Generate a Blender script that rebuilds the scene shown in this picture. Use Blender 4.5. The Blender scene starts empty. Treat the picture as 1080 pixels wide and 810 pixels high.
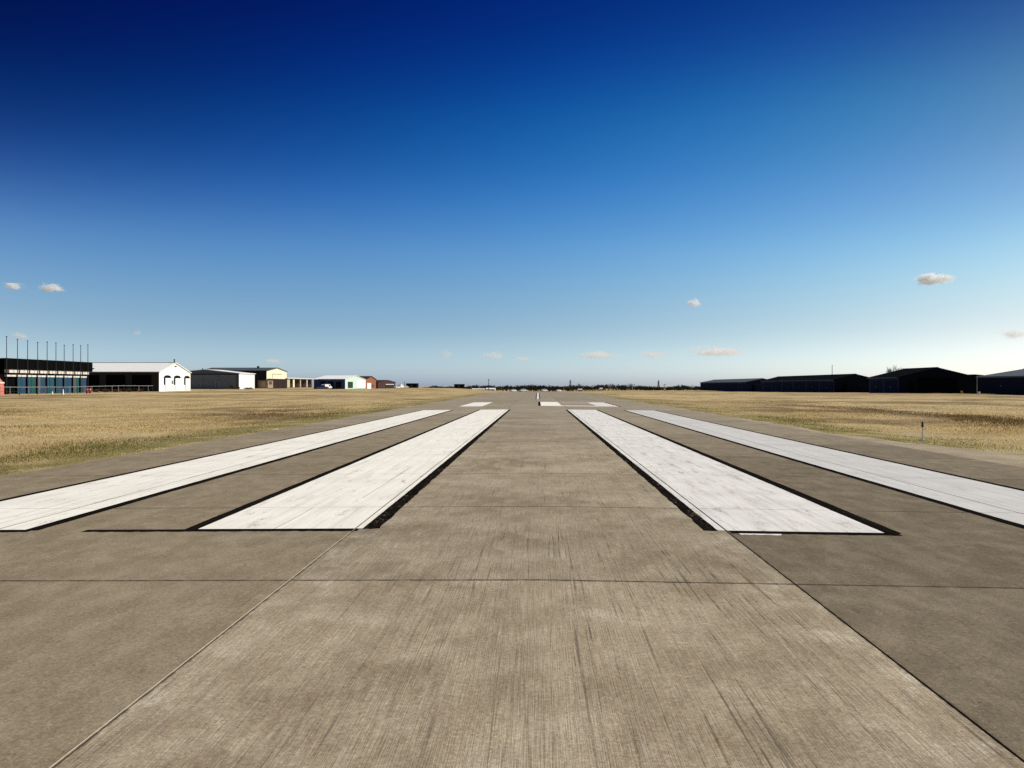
import bpy, bmesh, math, random
import numpy as np
from mathutils import Vector, noise as mnoise
R = math.radians
rnd = random.Random(7)
scene = bpy.context.scene
COL = scene.collection

# ------------------------------------------------------------------ camera
F, EYE, HY, VX = 850.0, 1.471, 406.04, 567.2          # focal length in px of a 1080 px wide frame
YAW = math.atan((VX - 540) / F)
PITCH = math.atan((HY - 405) / F)
cam_d = bpy.data.cameras.new('camera'); cam = bpy.data.objects.new('camera', cam_d); COL.objects.link(cam)
cam_d.sensor_fit = 'HORIZONTAL'; cam_d.sensor_width = 36; cam_d.lens = 36 * F / 1080
cam_d.clip_start = 0.1; cam_d.clip_end = 30000
cam.location = (-0.017, 0, EYE); cam.rotation_euler = (R(90) + PITCH, 0, YAW)
scene.camera = cam

def tana(px): return math.tan(math.atan((px - 540) / F) - YAW)
def Yat(px, X): return X / tana(px)                   # depth at which lateral X sits on a bearing
def Xat(px, Y): return Y * tana(px)
def Zat(py, X, Y):
    d = Y * math.cos(YAW) - X * math.sin(YAW)
    return EYE + (HY - py) / F * d

# ------------------------------------------------------------------ terrain
CROWN = 0.0096
def sstep(a, b, x):
    t = max(0.0, min(1.0, (x - a) / (b - a))); return t * t * (3 - 2 * t)
def crest(y):
    if y < 130: return 0.0
    if y < 245: return -5.2e-5 * (y - 130) ** 2
    return -0.688 - 0.0072 * (min(y, 2200) - 245)
def surf(x, y): return -CROWN * abs(x) + crest(y)
HALF = 9.16
def tz(x, y):
    ax = abs(x)
    side = 0.12 if x < 0 else 0.72
    w = 1 - (1 - side) * sstep(18, 72, ax)
    w = w + (1 - w) * sstep(560, 900, y)
    z = crest(y) * w - CROWN * HALF
    if ax < HALF + 0.02:
        return crest(y) - 0.32
    z -= 0.03 + 0.10 * sstep(HALF, 13, ax)
    k = sstep(10, 16, ax) * (1 - sstep(600, 900, y))
    z += k * 0.10 * (mnoise.noise((x * 0.09, y * 0.05, 3.1)) + 0.5 * mnoise.noise((x * 0.35, y * 0.22, 8.1)))
    if x < -20:
        z += 0.55 * math.exp(-((y - 235) / 60) ** 2) * sstep(20, 75, ax) * (1 - sstep(200, 500, ax))
    return z

# ------------------------------------------------------------------ materials
class NT:
    def __init__(s, name):
        s.m = bpy.data.materials.new(name); s.m.use_nodes = True
        s.t = s.m.node_tree; s.t.nodes.clear()
        s.out = s.t.nodes.new('ShaderNodeOutputMaterial')
    def n(s, typ, ins=None, **props):
        nd = s.t.nodes.new('ShaderNode' + typ)
        for k, v in props.items(): setattr(nd, k, v)
        for k, v in (ins or {}).items(): s.set(nd.inputs[k], v)
        return nd
    def set(s, sock, v):
        if isinstance(v, bpy.types.NodeSocket): s.t.links.new(v, sock)
        elif isinstance(v, bpy.types.Node): s.t.links.new(v.outputs[0], sock)
        else:
            if sock.type == 'RGBA' and len(v) == 3: v = (*v, 1)
            sock.default_value = v
    def math(s, op, a, b=None, c=None, clamp=False):
        nd = s.n('Math', operation=op, use_clamp=clamp); s.set(nd.inputs[0], a)
        if b is not None: s.set(nd.inputs[1], b)
        if c is not None: s.set(nd.inputs[2], c)
        return nd.outputs[0]
    def pos(s): return s.n('NewGeometry').outputs['Position']
    def scale(s, v, sc, off=(0, 0, 0)):
        nd = s.n('VectorMath', operation='MULTIPLY_ADD'); s.set(nd.inputs[0], v)
        nd.inputs[1].default_value = sc; nd.inputs[2].default_value = off
        return nd.outputs[0]
    def noise(s, v, sc, detail=4, rough=0.55, dist=0.0):
        return s.n('TexNoise', {'Vector': v, 'Scale': sc, 'Detail': detail, 'Roughness': rough, 'Distortion': dist}).outputs['Fac']
    def ramp(s, f, a, b, lo=0.0, hi=1.0, smooth=True):
        nd = s.n('MapRange', {'From Min': a, 'From Max': b, 'To Min': lo, 'To Max': hi}, interpolation_type='SMOOTHSTEP' if smooth else 'LINEAR')
        s.set(nd.inputs['Value'], f); return nd.outputs['Result']
    def mix(s, f, a, b, mode='MIX'):
        nd = s.n('Mix', data_type='RGBA', blend_type=mode, clamp_factor=True)
        s.set(nd.inputs[0], f); s.set(nd.inputs[6], a); s.set(nd.inputs[7], b); return nd.outputs[2]
    def mul(s, col, f):
        nd = s.n('VectorMath', operation='SCALE'); s.set(nd.inputs[0], col); s.set(nd.inputs['Scale'], f); return nd.outputs[0]
    def bsdf(s, col, rough=0.8, bump=None, bstr=0.3, bdist=0.01, spec=0.3, metal=0.0):
        b = s.n('BsdfPrincipled', {'Base Color': col, 'Roughness': rough, 'Specular IOR Level': spec, 'Metallic': metal})
        if bump is not None:
            bp = s.n('Bump', {'Height': bump, 'Strength': bstr, 'Distance': bdist}); s.set(b.inputs['Normal'], bp.outputs[0])
        s.t.links.new(b.outputs[0], s.out.inputs['Surface']); return s.m

def concrete_nodes(t):
    """world-space concrete colour + height, shared by the slabs and by worn paint"""
    p = t.pos(); sp = t.n('SeparateXYZ', {0: p}); x, y = sp.outputs[0], sp.outputs[1]
    ax = t.math('ABSOLUTE', x)
    lane = t.math('FLOOR', t.math('DIVIDE', t.math('ADD', x, 1.905), 3.81))
    row = t.math('FLOOR', t.math('DIVIDE', t.math('SUBTRACT', y, 6.088 - 3.69 * 20), 3.69))
    cv = t.n('CombineXYZ', {0: lane, 1: row, 2: 3.0})
    wn = t.n('TexWhiteNoise', {'Vector': cv.outputs[0]}, noise_dimensions='3D').outputs['Value']
    near = t.ramp(y, 38, 9, 0.22, 1.0)
    centre = t.math('MULTIPLY', t.ramp(ax, 1.906, 1.90), near)
    right = t.math('MULTIPLY', t.ramp(x, 1.900, 1.906), near)
    left = t.math('MULTIPLY', t.ramp(x, -1.900, -1.906), near)
    big = t.noise(p, 0.55, 6, 0.6)
    mid = t.noise(t.scale(p, (1.6, 0.9, 1)), 2.2, 6, 0.65)
    cross = t.noise(t.scale(p, (1.5, 1.5, 1)), 1.5, 9, 0.72, 0.4)
    long_ = t.noise(t.scale(p, (3.0, 0.35, 1)), 1.6, 5, 0.6)
    fine = t.noise(p, 60, 4, 0.75)
    grit = t.noise(p, 190, 2, 0.6)
    wob = t.scale(p, (165.0, 2.2, 1))
    tine = t.noise(wob, 1.0, 4, 0.65, 0.15)
    tinew = t.noise(t.scale(p, (30.0, 0.22, 1), (5, 0, 0)), 1.0, 4, 0.70)
    groove = t.ramp(tine, 0.33, 0.60)
    col = t.mix(t.ramp(big, 0.3, 0.72), (0.242, 0.194, 0.128), (0.388, 0.325, 0.228))
    col = t.mix(t.math('MULTIPLY', t.ramp(mid, 0.40, 0.72), 0.6), col, (0.440, 0.378, 0.264))
    col = t.mix(t.math('MULTIPLY', t.ramp(long_, 0.50, 0.72), 0.35), col, (0.20, 0.160, 0.108))
    col = t.mix(t.math('MULTIPLY', left, 0.75), col, t.mix(t.ramp(mid, 0.3, 0.72), (0.192, 0.154, 0.096), (0.275, 0.228, 0.152)))
    col = t.mix(t.math('MULTIPLY', right, 0.8), col, t.mix(t.ramp(mid, 0.3, 0.75), (0.120, 0.096, 0.062), (0.205, 0.168, 0.114)))
    # laitance: paler rubbed patches, mostly along the edges of the middle lane
    edge = t.math('MULTIPLY', t.ramp(ax, 1.15, 1.88), centre)
    lait = t.math('MULTIPLY', t.ramp(cross, 0.46, 0.68), t.math('ADD', t.math('MULTIPLY_ADD', edge, 0.60, 0.04), t.math('MULTIPLY', centre, t.math('MULTIPLY', t.ramp(big, 0.35, 0.7), 0.5))))
    lait = t.math('MULTIPLY', lait, t.ramp(tine, 0.38, 0.62, 0.35, 1.15))
    col = t.mix(lait, col, (0.52, 0.466, 0.358))
    # grooves dragged along the slab, strongest in the middle lane
    gs = t.math('MULTIPLY_ADD', centre, 0.22, 0.05)
    gmask = t.math('MULTIPLY', gs, t.ramp(t.noise(p, 0.8, 4), 0.25, 0.62, 0.35, 1.25))
    col = t.mul(col, t.math('MULTIPLY_ADD', t.math('SUBTRACT', groove, 0.62), gmask, 1.0))
    dark = t.math('MULTIPLY', t.math('MULTIPLY', t.ramp(tinew, 0.57, 0.66), t.ramp(t.noise(t.scale(p, (2.0, 1.3, 1)), 1.5, 4), 0.35, 0.65)), t.math('MULTIPLY_ADD', centre, t.ramp(x, -1.2, 1.2, 0.22, 0.48), 0.16))
    col = t.mul(col, t.math('SUBTRACT', 1.0, dark))
    gl = t.noise(t.scale(p, (6.5, 0.07, 1), (2, 9, 0)), 1.0, 3, 0.55)
    gl2 = t.noise(t.scale(p, (7.5, 0.10, 1), (31, 4, 0)), 1.0, 3, 0.6)
    gp = t.ramp(t.noise(t.scale(p, (1.2, 0.8, 1), (3, 3, 0)), 1.6, 6, 0.7), 0.34, 0.60)
    gd = t.math('ABSOLUTE', t.math('SUBTRACT', gl, 0.5))
    gl_w = t.ramp(gd, 0.009, 0.002)
    near2 = t.ramp(y, 11, 6)
    gline = t.math('MULTIPLY', t.math('MULTIPLY', gl_w, gp), t.math('MULTIPLY', near2, t.math('MULTIPLY', t.ramp(x, -1.6, 0.6, 0.22, 0.50), t.math('MULTIPLY_ADD', centre, 0.7, 0.3))))
    col = t.mul(col, t.math('SUBTRACT', 1.0, gline))
    gd2 = t.math('ABSOLUTE', t.math('SUBTRACT', gl2, 0.48))
    lline = t.math('MULTIPLY', t.math('MULTIPLY', t.ramp(gd2, 0.014, 0.004), t.ramp(gp, 0.9, 0.2)), t.math('MULTIPLY', near2, t.math('MULTIPLY_ADD', centre, 0.20, 0.06)))
    col = t.mix(lline, col, (0.55, 0.50, 0.41))
    light = t.math('MULTIPLY', t.ramp(tinew, 0.42, 0.32), t.math('MULTIPLY_ADD', centre, 0.15, 0.05))
    col = t.mix(light, col, (0.46, 0.415, 0.34))
    col = t.mul(col, t.math('MULTIPLY_ADD', t.math('SUBTRACT', fine, 0.5), 1.35, 1.0))
    col = t.mul(col, t.math('MULTIPLY_ADD', t.math('SUBTRACT', grit, 0.5), 0.95, 1.0))
    med = t.noise(p, 34, 5, 0.78)
    col = t.mul(col, t.math('MULTIPLY_ADD', t.math('SUBTRACT', med, 0.5), 1.15, 1.0))
    grain = t.ramp(t.noise(p, 120, 2, 0.5), 0.66, 0.74)
    col = t.mix(t.math('MULTIPLY', grain, 0.35), col, (0.55, 0.49, 0.39))
    far = t.ramp(y, 12, 45, 0.0, 0.55)
    col = t.mix(far, col, t.mix(t.ramp(big, 0.3, 0.7), (0.280, 0.243, 0.182), (0.350, 0.307, 0.234)))
    vor = t.n('TexVoronoi', {'Vector': p, 'Scale': 16.0, 'Randomness': 1.0})
    pit = t.math('MULTIPLY', t.ramp(vor.outputs['Distance'], 0.13, 0.07), t.math('GREATER_THAN', t.n('SeparateColor', {0: vor.outputs['Color']}).outputs[0], 0.80))
    col = t.mul(col, t.math('MULTIPLY_ADD', pit, -0.42, 1.0))
    col = t.mul(col, t.math('MULTIPLY_ADD', wn, 0.16, 0.90))
    jd = t.math('MULTIPLY', t.math('ABSOLUTE', t.math('SUBTRACT', t.math('FRACT', t.math('ADD', t.math('DIVIDE', t.math('SUBTRACT', y, 6.088 - 3.69 * 20), 3.69), 0.5)), 0.5)), 3.69)
    jn = t.noise(p, 9.0, 5, 0.7)
    js = t.math('MULTIPLY', t.ramp(jd, 0.034, 0.008), t.ramp(jn, 0.36, 0.56, 0.25, 0.85))
    col = t.mix(js, col, (0.075, 0.060, 0.042))
    sd_ = t.math('ABSOLUTE', t.math('SUBTRACT', ax, 1.905))
    ss_ = t.math('MULTIPLY', t.ramp(sd_, 0.028, 0.008), t.ramp(jn, 0.42, 0.60, 0.0, 0.7))
    col = t.mix(ss_, col, (0.085, 0.068, 0.048))
    # tyre grey down the wheel paths further out
    path = t.math('MULTIPLY', t.ramp(ax, 2.9, 1.2), t.ramp(y, 40, 140, 0, 0.12))
    col = t.mix(path, col, (0.25, 0.225, 0.18))
    h = t.math('ADD', t.math('MULTIPLY', groove, t.math('MULTIPLY_ADD', centre, 0.8, 0.2)), t.math('MULTIPLY', fine, 0.9))
    h = t.math('SUBTRACT', h, t.math('MULTIPLY', pit, 1.2))
    return p, x, y, col, h

def mat_concrete():
    t = NT('slab_concrete'); p, x, y, col, h = concrete_nodes(t)
    return t.bsdf(col, 0.95, h, 0.40, 0.0024, 0.05)
def mat_paint(name, c, wear_lo, wear_hi, dirt, black=False):
    t = NT(name); p, x, y, con, h = concrete_nodes(t)
    w1 = t.noise(t.scale(p, (3.2, 0.55, 1)), 2.0, 8, 0.68)
    w2 = t.noise(p, 28, 5, 0.7)
    w3 = t.noise(t.scale(p, (9.0, 0.25, 1), (3, 1, 0)), 1.0, 5, 0.65)
    wear = t.math('ADD', t.math('MULTIPLY', w1, 0.35 if black else 0.62), t.math('MULTIPLY', w2, 0.65 if black else 0.38))
    wear = t.ramp(wear, wear_lo, wear_hi)
    base = t.mix(t.math('MULTIPLY', t.ramp(w3, 0.45, 0.75), dirt), c, tuple(k * 0.55 for k in c) if not black else (0.022, 0.019, 0.016))
    base = t.mix(t.math('MULTIPLY', t.ramp(t.noise(p, 0.9, 6, 0.6), 0.35, 0.7), dirt), base, tuple(k * 0.78 for k in c))
    w4 = t.noise(t.scale(p, (30.0, 0.5, 1)), 1.0, 4, 0.7)
    base = t.mix(t.math('MULTIPLY', t.ramp(w4, 0.56, 0.72), dirt * 0.7), base, tuple(k * 0.5 for k in c))
    base = t.mul(base, t.math('MULTIPLY_ADD', t.math('SUBTRACT', w2, 0.5), 0.22, 1.0))
    col = t.mix(wear, base, con)
    return t.bsdf(col, 0.9, h, 0.35, 0.0025, 0.0 if black else 0.1)
def mat_plain(name, c, rough=0.6, var=0.15, sc=1.2, ribs=0.0, ribdir=0, spec=0.3, metal=0.0):
    """painted or galvanised sheet: ribs as bump, blotchy weathering"""
    t = NT(name); p = t.pos()
    n1 = t.noise(p, sc, 6, 0.6); n2 = t.noise(t.scale(p, (1.0, 1.0, 0.15)), sc * 4, 4, 0.6)
    f = t.math('MULTIPLY_ADD', t.math('SUBTRACT', t.math('ADD', n1, n2), 1.0), var * 2, 1.0)
    col = t.mul(t.n('RGB').outputs[0], f)
    [nd for nd in t.t.nodes if nd.type == 'RGB'][0].outputs[0].default_value = (*c, 1)
    bump = None
    if ribs:
        sp = t.n('SeparateXYZ', {0: p}); s = sp.outputs[ribdir]
        bump = t.math('ABSOLUTE', t.math('SINE', t.math('MULTIPLY', s, math.pi / ribs)))
    else:
        bump = n2
    return t.bsdf(col, rough, bump, 0.35, 0.03, spec, metal)
def mat_brick(name, c1, c2, c3):
    t = NT(name); p = t.pos(); sp = t.n('SeparateXYZ', {0: p})
    v = t.n('CombineXYZ', {0: t.math('ADD', sp.outputs[0], sp.outputs[1]), 1: sp.outputs[2], 2: 0.0})
    b = t.n('TexBrick', {'Vector': v.outputs[0], 'Color1': c1, 'Color2': c2, 'Mortar': c3, 'Scale': 4.0, 'Mortar Size': 0.03})
    col = t.mul(b.outputs['Color'], t.math('MULTIPLY_ADD', t.noise(p, 1.0, 5), 0.5, 0.75))
    return t.bsdf(col, 0.9, b.outputs['Fac'], 0.3, 0.01, 0.2)
def mat_ground():
    t = NT('dry_turf'); p = t.pos(); sp = t.n('SeparateXYZ', {0: p}); x, y = sp.outputs[0], sp.outputs[1]
    ax = t.math('ABSOLUTE', x)
    n0 = t.noise(t.scale(p, (1, 0.7, 1)), 0.085, 6, 0.6)
    n1 = t.noise(t.scale(p, (1, 0.7, 1), (7, 3, 0)), 0.30, 7, 0.65)
    n2 = t.noise(p, 2.1, 6, 0.7); n3 = t.noise(p, 14, 4, 0.7)
    col = t.mix(t.ramp(n1, 0.33, 0.68), (0.39, 0.285, 0.132), (0.60, 0.465, 0.242))
    col = t.mix(t.math('MULTIPLY', t.ramp(n0, 0.50, 0.62), 0.85), col, (0.190, 0.130, 0.060))
    col = t.mix(t.math('MULTIPLY', t.ramp(n0, 0.44, 0.32), 0.55), col, (0.50, 0.405, 0.245))
    col = t.mix(t.math('MULTIPLY', t.ramp(n2, 0.45, 0.75), 0.45), col, (0.14, 0.105, 0.045))
    s0 = t.noise(t.scale(p, (0.35, 1.0, 1), (11, 2, 0)), 0.045, 5, 0.55)
    col = t.mix(t.math('MULTIPLY', t.ramp(s0, 0.52, 0.66), 0.6), col, (0.62, 0.485, 0.245))
    col = t.mix(t.math('MULTIPLY', t.ramp(s0, 0.46, 0.34), 0.55), col, (0.215, 0.140, 0.058))
    dx = t.math('ABSOLUTE', t.math('SUBTRACT', t.math('ADD', x, t.math('MULTIPLY', t.noise(p, 0.15, 4), 5.0)), 24.6))
    ditch = t.math('MULTIPLY', t.ramp(dx, 2.6, 0.7), t.math('MULTIPLY', t.ramp(y, 24, 34), t.ramp(y, 75, 55)))
    col = t.mix(t.math('MULTIPLY', ditch, 0.8), col, (0.15, 0.098, 0.042))
    green = t.math('MULTIPLY', t.ramp(ax, 14.5, 10.2), t.ramp(t.noise(p, 0.5, 5), 0.28, 0.6))
    col = t.mix(t.math('MULTIPLY', green, 0.75), col, (0.175, 0.165, 0.046))
    col = t.mul(col, t.math('MULTIPLY_ADD', n3, 0.9, 0.55))
    h = t.math('ADD', t.math('MULTIPLY', n2, 0.6), t.math('MULTIPLY', n3, 0.4))
    return t.bsdf(col, 0.95, h, 0.9, 0.12, 0.1)
def mat_dirt():
    t = NT('bare_dirt'); p = t.pos()
    col = t.mix(t.ramp(t.noise(p, 0.9, 6), 0.3, 0.7), (0.30, 0.245, 0.16), (0.41, 0.345, 0.24))
    col = t.mix(t.math('MULTIPLY', t.ramp(t.noise(p, 5, 6, 0.7), 0.55, 0.75), 0.6), col, (0.2, 0.155, 0.085))
    f = t.noise(p, 40, 4, 0.7); col = t.mul(col, t.math('MULTIPLY_ADD', f, 0.7, 0.65))
    return t.bsdf(col, 0.95, f, 0.6, 0.02, 0.1)
def mat_leaf(name, c, turf=False):
    t = NT(name); p = t.pos()
    col = t.mul(t.n('RGB').outputs[0], t.math('MULTIPLY_ADD', t.noise(p, 1.7, 4, 0.7), 1.0, 0.5))
    [nd for nd in t.t.nodes if nd.type == 'RGB'][0].outputs[0].default_value = (*c, 1)
    if turf:     # the same broad patches as the soil below: thinner straw, browner weeds
        n0 = t.noise(t.scale(p, (1, 0.7, 1)), 0.085, 6, 0.6)
        s0 = t.noise(t.scale(p, (0.35, 1.0, 1), (11, 2, 0)), 0.045, 5, 0.55)
        col = t.mix(t.math('MULTIPLY', t.ramp(n0, 0.50, 0.62), 0.55), col, (0.21, 0.140, 0.062))
        col = t.mix(t.math('MULTIPLY', t.ramp(s0, 0.52, 0.66), 0.45), col, (0.66, 0.51, 0.255))
        col = t.mix(t.math('MULTIPLY', t.ramp(s0, 0.46, 0.34), 0.45), col, (0.22, 0.150, 0.065))
    d = t.n('BsdfDiffuse', {'Color': col}); tr = t.n('BsdfTranslucent', {'Color': col}); mx = t.n('MixShader', {0: 0.45, 1: d, 2: tr})
    t.t.links.new(mx.outputs[0], t.out.inputs['Surface']); return t.m
def mat_cloud(name, dens):
    m = bpy.data.materials.new(name); m.use_nodes = True; t = NT(name + '_vol'); 
    bpy.data.materials.remove(m)
    tc = t.n('TexCoord'); o = tc.outputs['Object']
    ln = t.n('VectorMath', {0: o}, operation='LENGTH').outputs['Value']
    oi = t.n('ObjectInfo')
    loc = t.n('VectorMath', {0: oi.outputs['Location']}, operation='SCALE'); loc.inputs['Scale'].default_value = 0.013
    v = t.n('VectorMath', {0: o, 1: loc.outputs[0]}, operation='ADD').outputs[0]
    nz = t.noise(v, 1.7, 9, 0.66, 0.3)
    base = t.math('SUBTRACT', t.math('MULTIPLY', nz, 3.0), t.math('MULTIPLY_ADD', ln, 1.15, 0.66))
    zz = t.n('SeparateXYZ', {0: o}).outputs[2]
    flat = t.ramp(zz, -0.75, -0.25)
    d = t.math('MULTIPLY', t.math('MULTIPLY', t.ramp(base, 0.0, 0.55), flat), dens)
    pv = t.n('VolumePrincipled', {'Color': (0.96, 0.982, 1.0), 'Density': d, 'Anisotropy': 0.15})
    t.t.links.new(pv.outputs[0], t.out.inputs['Volume'])
    return t.m

M = dict(
 concrete=mat_concrete(),
 white=mat_paint('white_paint', (0.93, 0.905, 0.805), 0.53, 0.70, 0.48),
 grey_white=mat_paint('weathered_white_paint', (0.80, 0.785, 0.73), 0.51, 0.70, 0.66),
 cool_white=mat_paint('cool_grey_paint', (0.635, 0.63, 0.60), 0.54, 0.74, 0.55),
 faded_white=mat_paint('faded_white_paint', (0.56, 0.54, 0.49), 0.46, 0.66, 0.5),
 black=mat_paint('black_paint', (0.0085, 0.0075, 0.0065), 0.575, 0.72, 0.5, True),
 worn_black=mat_paint('worn_black_paint', (0.0085, 0.0075, 0.0065), 0.555, 0.70, 0.6, True),
 sealant=mat_plain('joint_sealant', (0.022, 0.018, 0.014), 0.7, 0.3, 6),
 lip=mat_plain('pale_joint_lip', (0.42, 0.375, 0.29), 0.85, 0.25, 9),
 ground=mat_ground(), dirt=mat_dirt(),
 straw=mat_leaf('straw_blade', (0.76, 0.58, 0.275), True), tan=mat_leaf('tan_blade', (0.60, 0.440, 0.205), True),
 brown=mat_leaf('brown_blade', (0.20, 0.135, 0.055)), green=mat_leaf('olive_blade', (0.205, 0.205, 0.050)),
 tree=mat_leaf('far_foliage', (0.030, 0.030, 0.018)), bark=mat_leaf('bark', (0.075, 0.06, 0.045)),
 bush=mat_leaf('dry_bush', (0.07, 0.05, 0.028)), rust=mat_leaf('rusty_weed', (0.14, 0.055, 0.03)),
 sheet_white=mat_plain('white_sheet', (0.83, 0.83, 0.79), 0.5, 0.05, 0.4, 0.3, 1),
 roof_white=mat_plain('white_roof_sheet', (0.90, 0.90, 0.86), 0.55, 0.06, 0.4, 0.4, 0),
 sheet_dark_and_shade=mat_plain('dark_and_shade_sheet', (0.020, 0.017, 0.014), 0.7, 0.2, 0.6, 0.3, 0),  # real dark parts, and hangar side walls with shade put into the colour
 black_sheet=mat_plain('black_sheet', (0.003, 0.0035, 0.0035), 0.9, 0.2, 0.8, 0.3, 1, 0.03),
 sheet_grey=mat_plain('slate_sheet', (0.135, 0.155, 0.17), 0.6, 0.10, 0.5, 0.3, 0),
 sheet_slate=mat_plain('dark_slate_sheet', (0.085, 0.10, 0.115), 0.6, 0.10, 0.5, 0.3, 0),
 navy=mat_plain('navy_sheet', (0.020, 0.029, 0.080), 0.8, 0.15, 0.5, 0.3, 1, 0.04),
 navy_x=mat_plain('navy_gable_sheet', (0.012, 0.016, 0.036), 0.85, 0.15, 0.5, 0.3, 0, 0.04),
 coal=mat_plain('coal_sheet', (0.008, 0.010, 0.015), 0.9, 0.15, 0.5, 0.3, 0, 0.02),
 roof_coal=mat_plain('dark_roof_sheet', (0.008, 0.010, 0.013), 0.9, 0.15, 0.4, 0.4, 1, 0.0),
 roof_slate=mat_plain('grey_roof_sheet', (0.075, 0.090, 0.098), 0.65, 0.12, 0.4, 0.4, 1),
 teal=mat_plain('teal_door', (0.010, 0.062, 0.090), 0.5, 0.15, 0.7, 0.25, 1),
 teal_green=mat_plain('green_teal_door', (0.009, 0.066, 0.062), 0.5, 0.15, 0.7, 0.25, 1),
 blue=mat_plain('blue_door', (0.012, 0.048, 0.105), 0.5, 0.15, 0.7, 0.25, 1),
 pale=mat_plain('pale_panel', (0.66, 0.63, 0.58), 0.6, 0.12, 0.8),
 cream=mat_plain('cream_sheet', (0.80, 0.77, 0.55), 0.5, 0.06, 0.5, 0.3, 1),
 cream2=mat_plain('cream_block', (0.46, 0.40, 0.25), 0.7, 0.1, 0.8),
 maroon=mat_plain('maroon_sheet', (0.045, 0.010, 0.008), 0.7, 0.15, 0.6, 0.3, 1),
 maroon_dark=mat_plain('dark_maroon', (0.014, 0.005, 0.005), 0.8, 0.15, 0.6, 0.3, 1),
 navy2=mat_plain('blue_hangar_sheet', (0.030, 0.045, 0.13), 0.6, 0.15, 0.6, 0.3, 0),
 mint=mat_plain('mint_sheet', (0.52, 0.74, 0.62), 0.5, 0.08, 0.6, 0.3, 1),
 brick=mat_brick('tan_brick', (0.34, 0.22, 0.125), (0.28, 0.17, 0.09), (0.42, 0.36, 0.28)),
 orange=mat_brick('orange_brick', (0.31, 0.10, 0.036), (0.25, 0.08, 0.03), (0.2, 0.13, 0.09)),
 salmon=mat_plain('salmon_paint', (0.62, 0.17, 0.115), 0.6, 0.12, 0.9),
 galv=mat_plain('galvanised_pipe', (0.27, 0.28, 0.28), 0.6, 0.1, 2, spec=0.3),
 pole=mat_plain('dark_steel_pole', (0.016, 0.017, 0.020), 0.6, 0.15, 2),
 glass=mat_plain('dark_glass', (0.012, 0.015, 0.018), 0.15, 0.05, 1, spec=0.6),
 rubber=mat_plain('tyre_rubber', (0.012, 0.012, 0.012), 0.85, 0.2, 4),
 red=mat_plain('red_paint', (0.30, 0.03, 0.03), 0.5, 0.15, 2),
 yellow=mat_plain('yellow_paint', (0.60, 0.42, 0.06), 0.5, 0.12, 2),
 car_white=mat_plain('white_car_paint', (0.80, 0.80, 0.79), 0.3, 0.03, 1, spec=0.5),
 car_blue=mat_plain('blue_car_paint', (0.05, 0.12, 0.50), 0.3, 0.05, 1, spec=0.5),
 orange_plastic=mat_plain('windsock_fabric', (0.80, 0.78, 0.72), 0.8, 0.1, 1),
 cloud=mat_cloud('cloud', 0.050), wisp=mat_cloud('thin_cloud', 0.014),
)

# ------------------------------------------------------------------ mesh helpers
class MB:
    def __init__(s): s.v = []; s.f = []; s.mi = []; s.mats = []
    def mat(s, m):
        if m not in s.mats: s.mats.append(m)
        return s.mats.index(m)
    def poly(s, pts, m):
        b = len(s.v); s.v += [tuple(p) for p in pts]; s.f.append(tuple(range(b, b + len(pts)))); s.mi.append(s.mat(m))
    def faces(s, vs, fs, m):
        b = len(s.v); s.v += [tuple(p) for p in vs]; k = s.mat(m)
        for f in fs: s.f.append(tuple(b + i for i in f)); s.mi.append(k)
    def box(s, x0, x1, y0, y1, z0, z1, m):
        vs = [(x, y, z) for z in (z0, z1) for y in (y0, y1) for x in (x0, x1)]
        s.faces(vs, [(0, 2, 3, 1), (4, 5, 7, 6), (0, 1, 5, 4), (2, 6, 7, 3), (0, 4, 6, 2), (1, 3, 7, 5)], m)
    def prism(s, ring, off, m):
        """closed prism: ring of points and the same ring moved by off"""
        n = len(ring); r2 = [tuple(a + b for a, b in zip(p, off)) for p in ring]
        s.faces(list(ring) + r2, [tuple(range(n))[::-1], tuple(range(n, 2 * n))] + [(i, (i + 1) % n, n + (i + 1) % n, n + i) for i in range(n)], m)
    def tube(s, p0, p1, r0, r1, m, n=8):
        p0, p1 = Vector(p0), Vector(p1); d = (p1 - p0).normalized()
        a = d.orthogonal().normalized(); b = d.cross(a)
        vs = []
        for p, r in ((p0, r0), (p1, r1)):
            for i in range(n):
                t = 2 * math.pi * i / n; vs.append(tuple(p + a * (r * math.cos(t)) + b * (r * math.sin(t))))
        s.faces(vs, [tuple(range(n))[::-1], tuple(range(n, 2 * n))] + [(i, (i + 1) % n, n + (i + 1) % n, n + i) for i in range(n)], m)
    def lathe(s, c, prof, m, n=16):
        c = Vector(c); vs = []
        for r, z in prof:
            for i in range(n):
                t = 2 * math.pi * i / n; vs.append((c.x + r * math.cos(t), c.y + r * math.sin(t), c.z + z))
        fs = [(j * n + i, j * n + (i + 1) % n, (j + 1) * n + (i + 1) % n, (j + 1) * n + i) for j in range(len(prof) - 1) for i in range(n)]
        fs += [tuple(range(n))[::-1], tuple((len(prof) - 1) * n + i for i in range(n))]
        s.faces(vs, fs, m)
    def build(s, name, parent=None, origin=None):
        o0 = Vector(origin) if origin is not None else Vector((0, 0, 0))
        base = o0
        if parent is not None and origin is None: base = wloc(parent)
        me = bpy.data.meshes.new(name); me.from_pydata([tuple(Vector(v) - base) for v in s.v], [], s.f); 
        for m in s.mats: me.materials.append(m)
        me.polygons.foreach_set('material_index', s.mi)
        bm = bmesh.new(); bm.from_mesh(me); bmesh.ops.recalc_face_normals(bm, faces=bm.faces); bm.to_mesh(me); bm.free()
        ob = bpy.data.objects.new(name, me); COL.objects.link(ob)
        if parent is not None:
            ob.parent = parent
            ob.location = base - wloc(parent)
        else: ob.location = base
        return ob
def wloc(o):
    l = Vector(o.location)
    while o.parent: o = o.parent; l += Vector(o.location)
    return l
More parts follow.
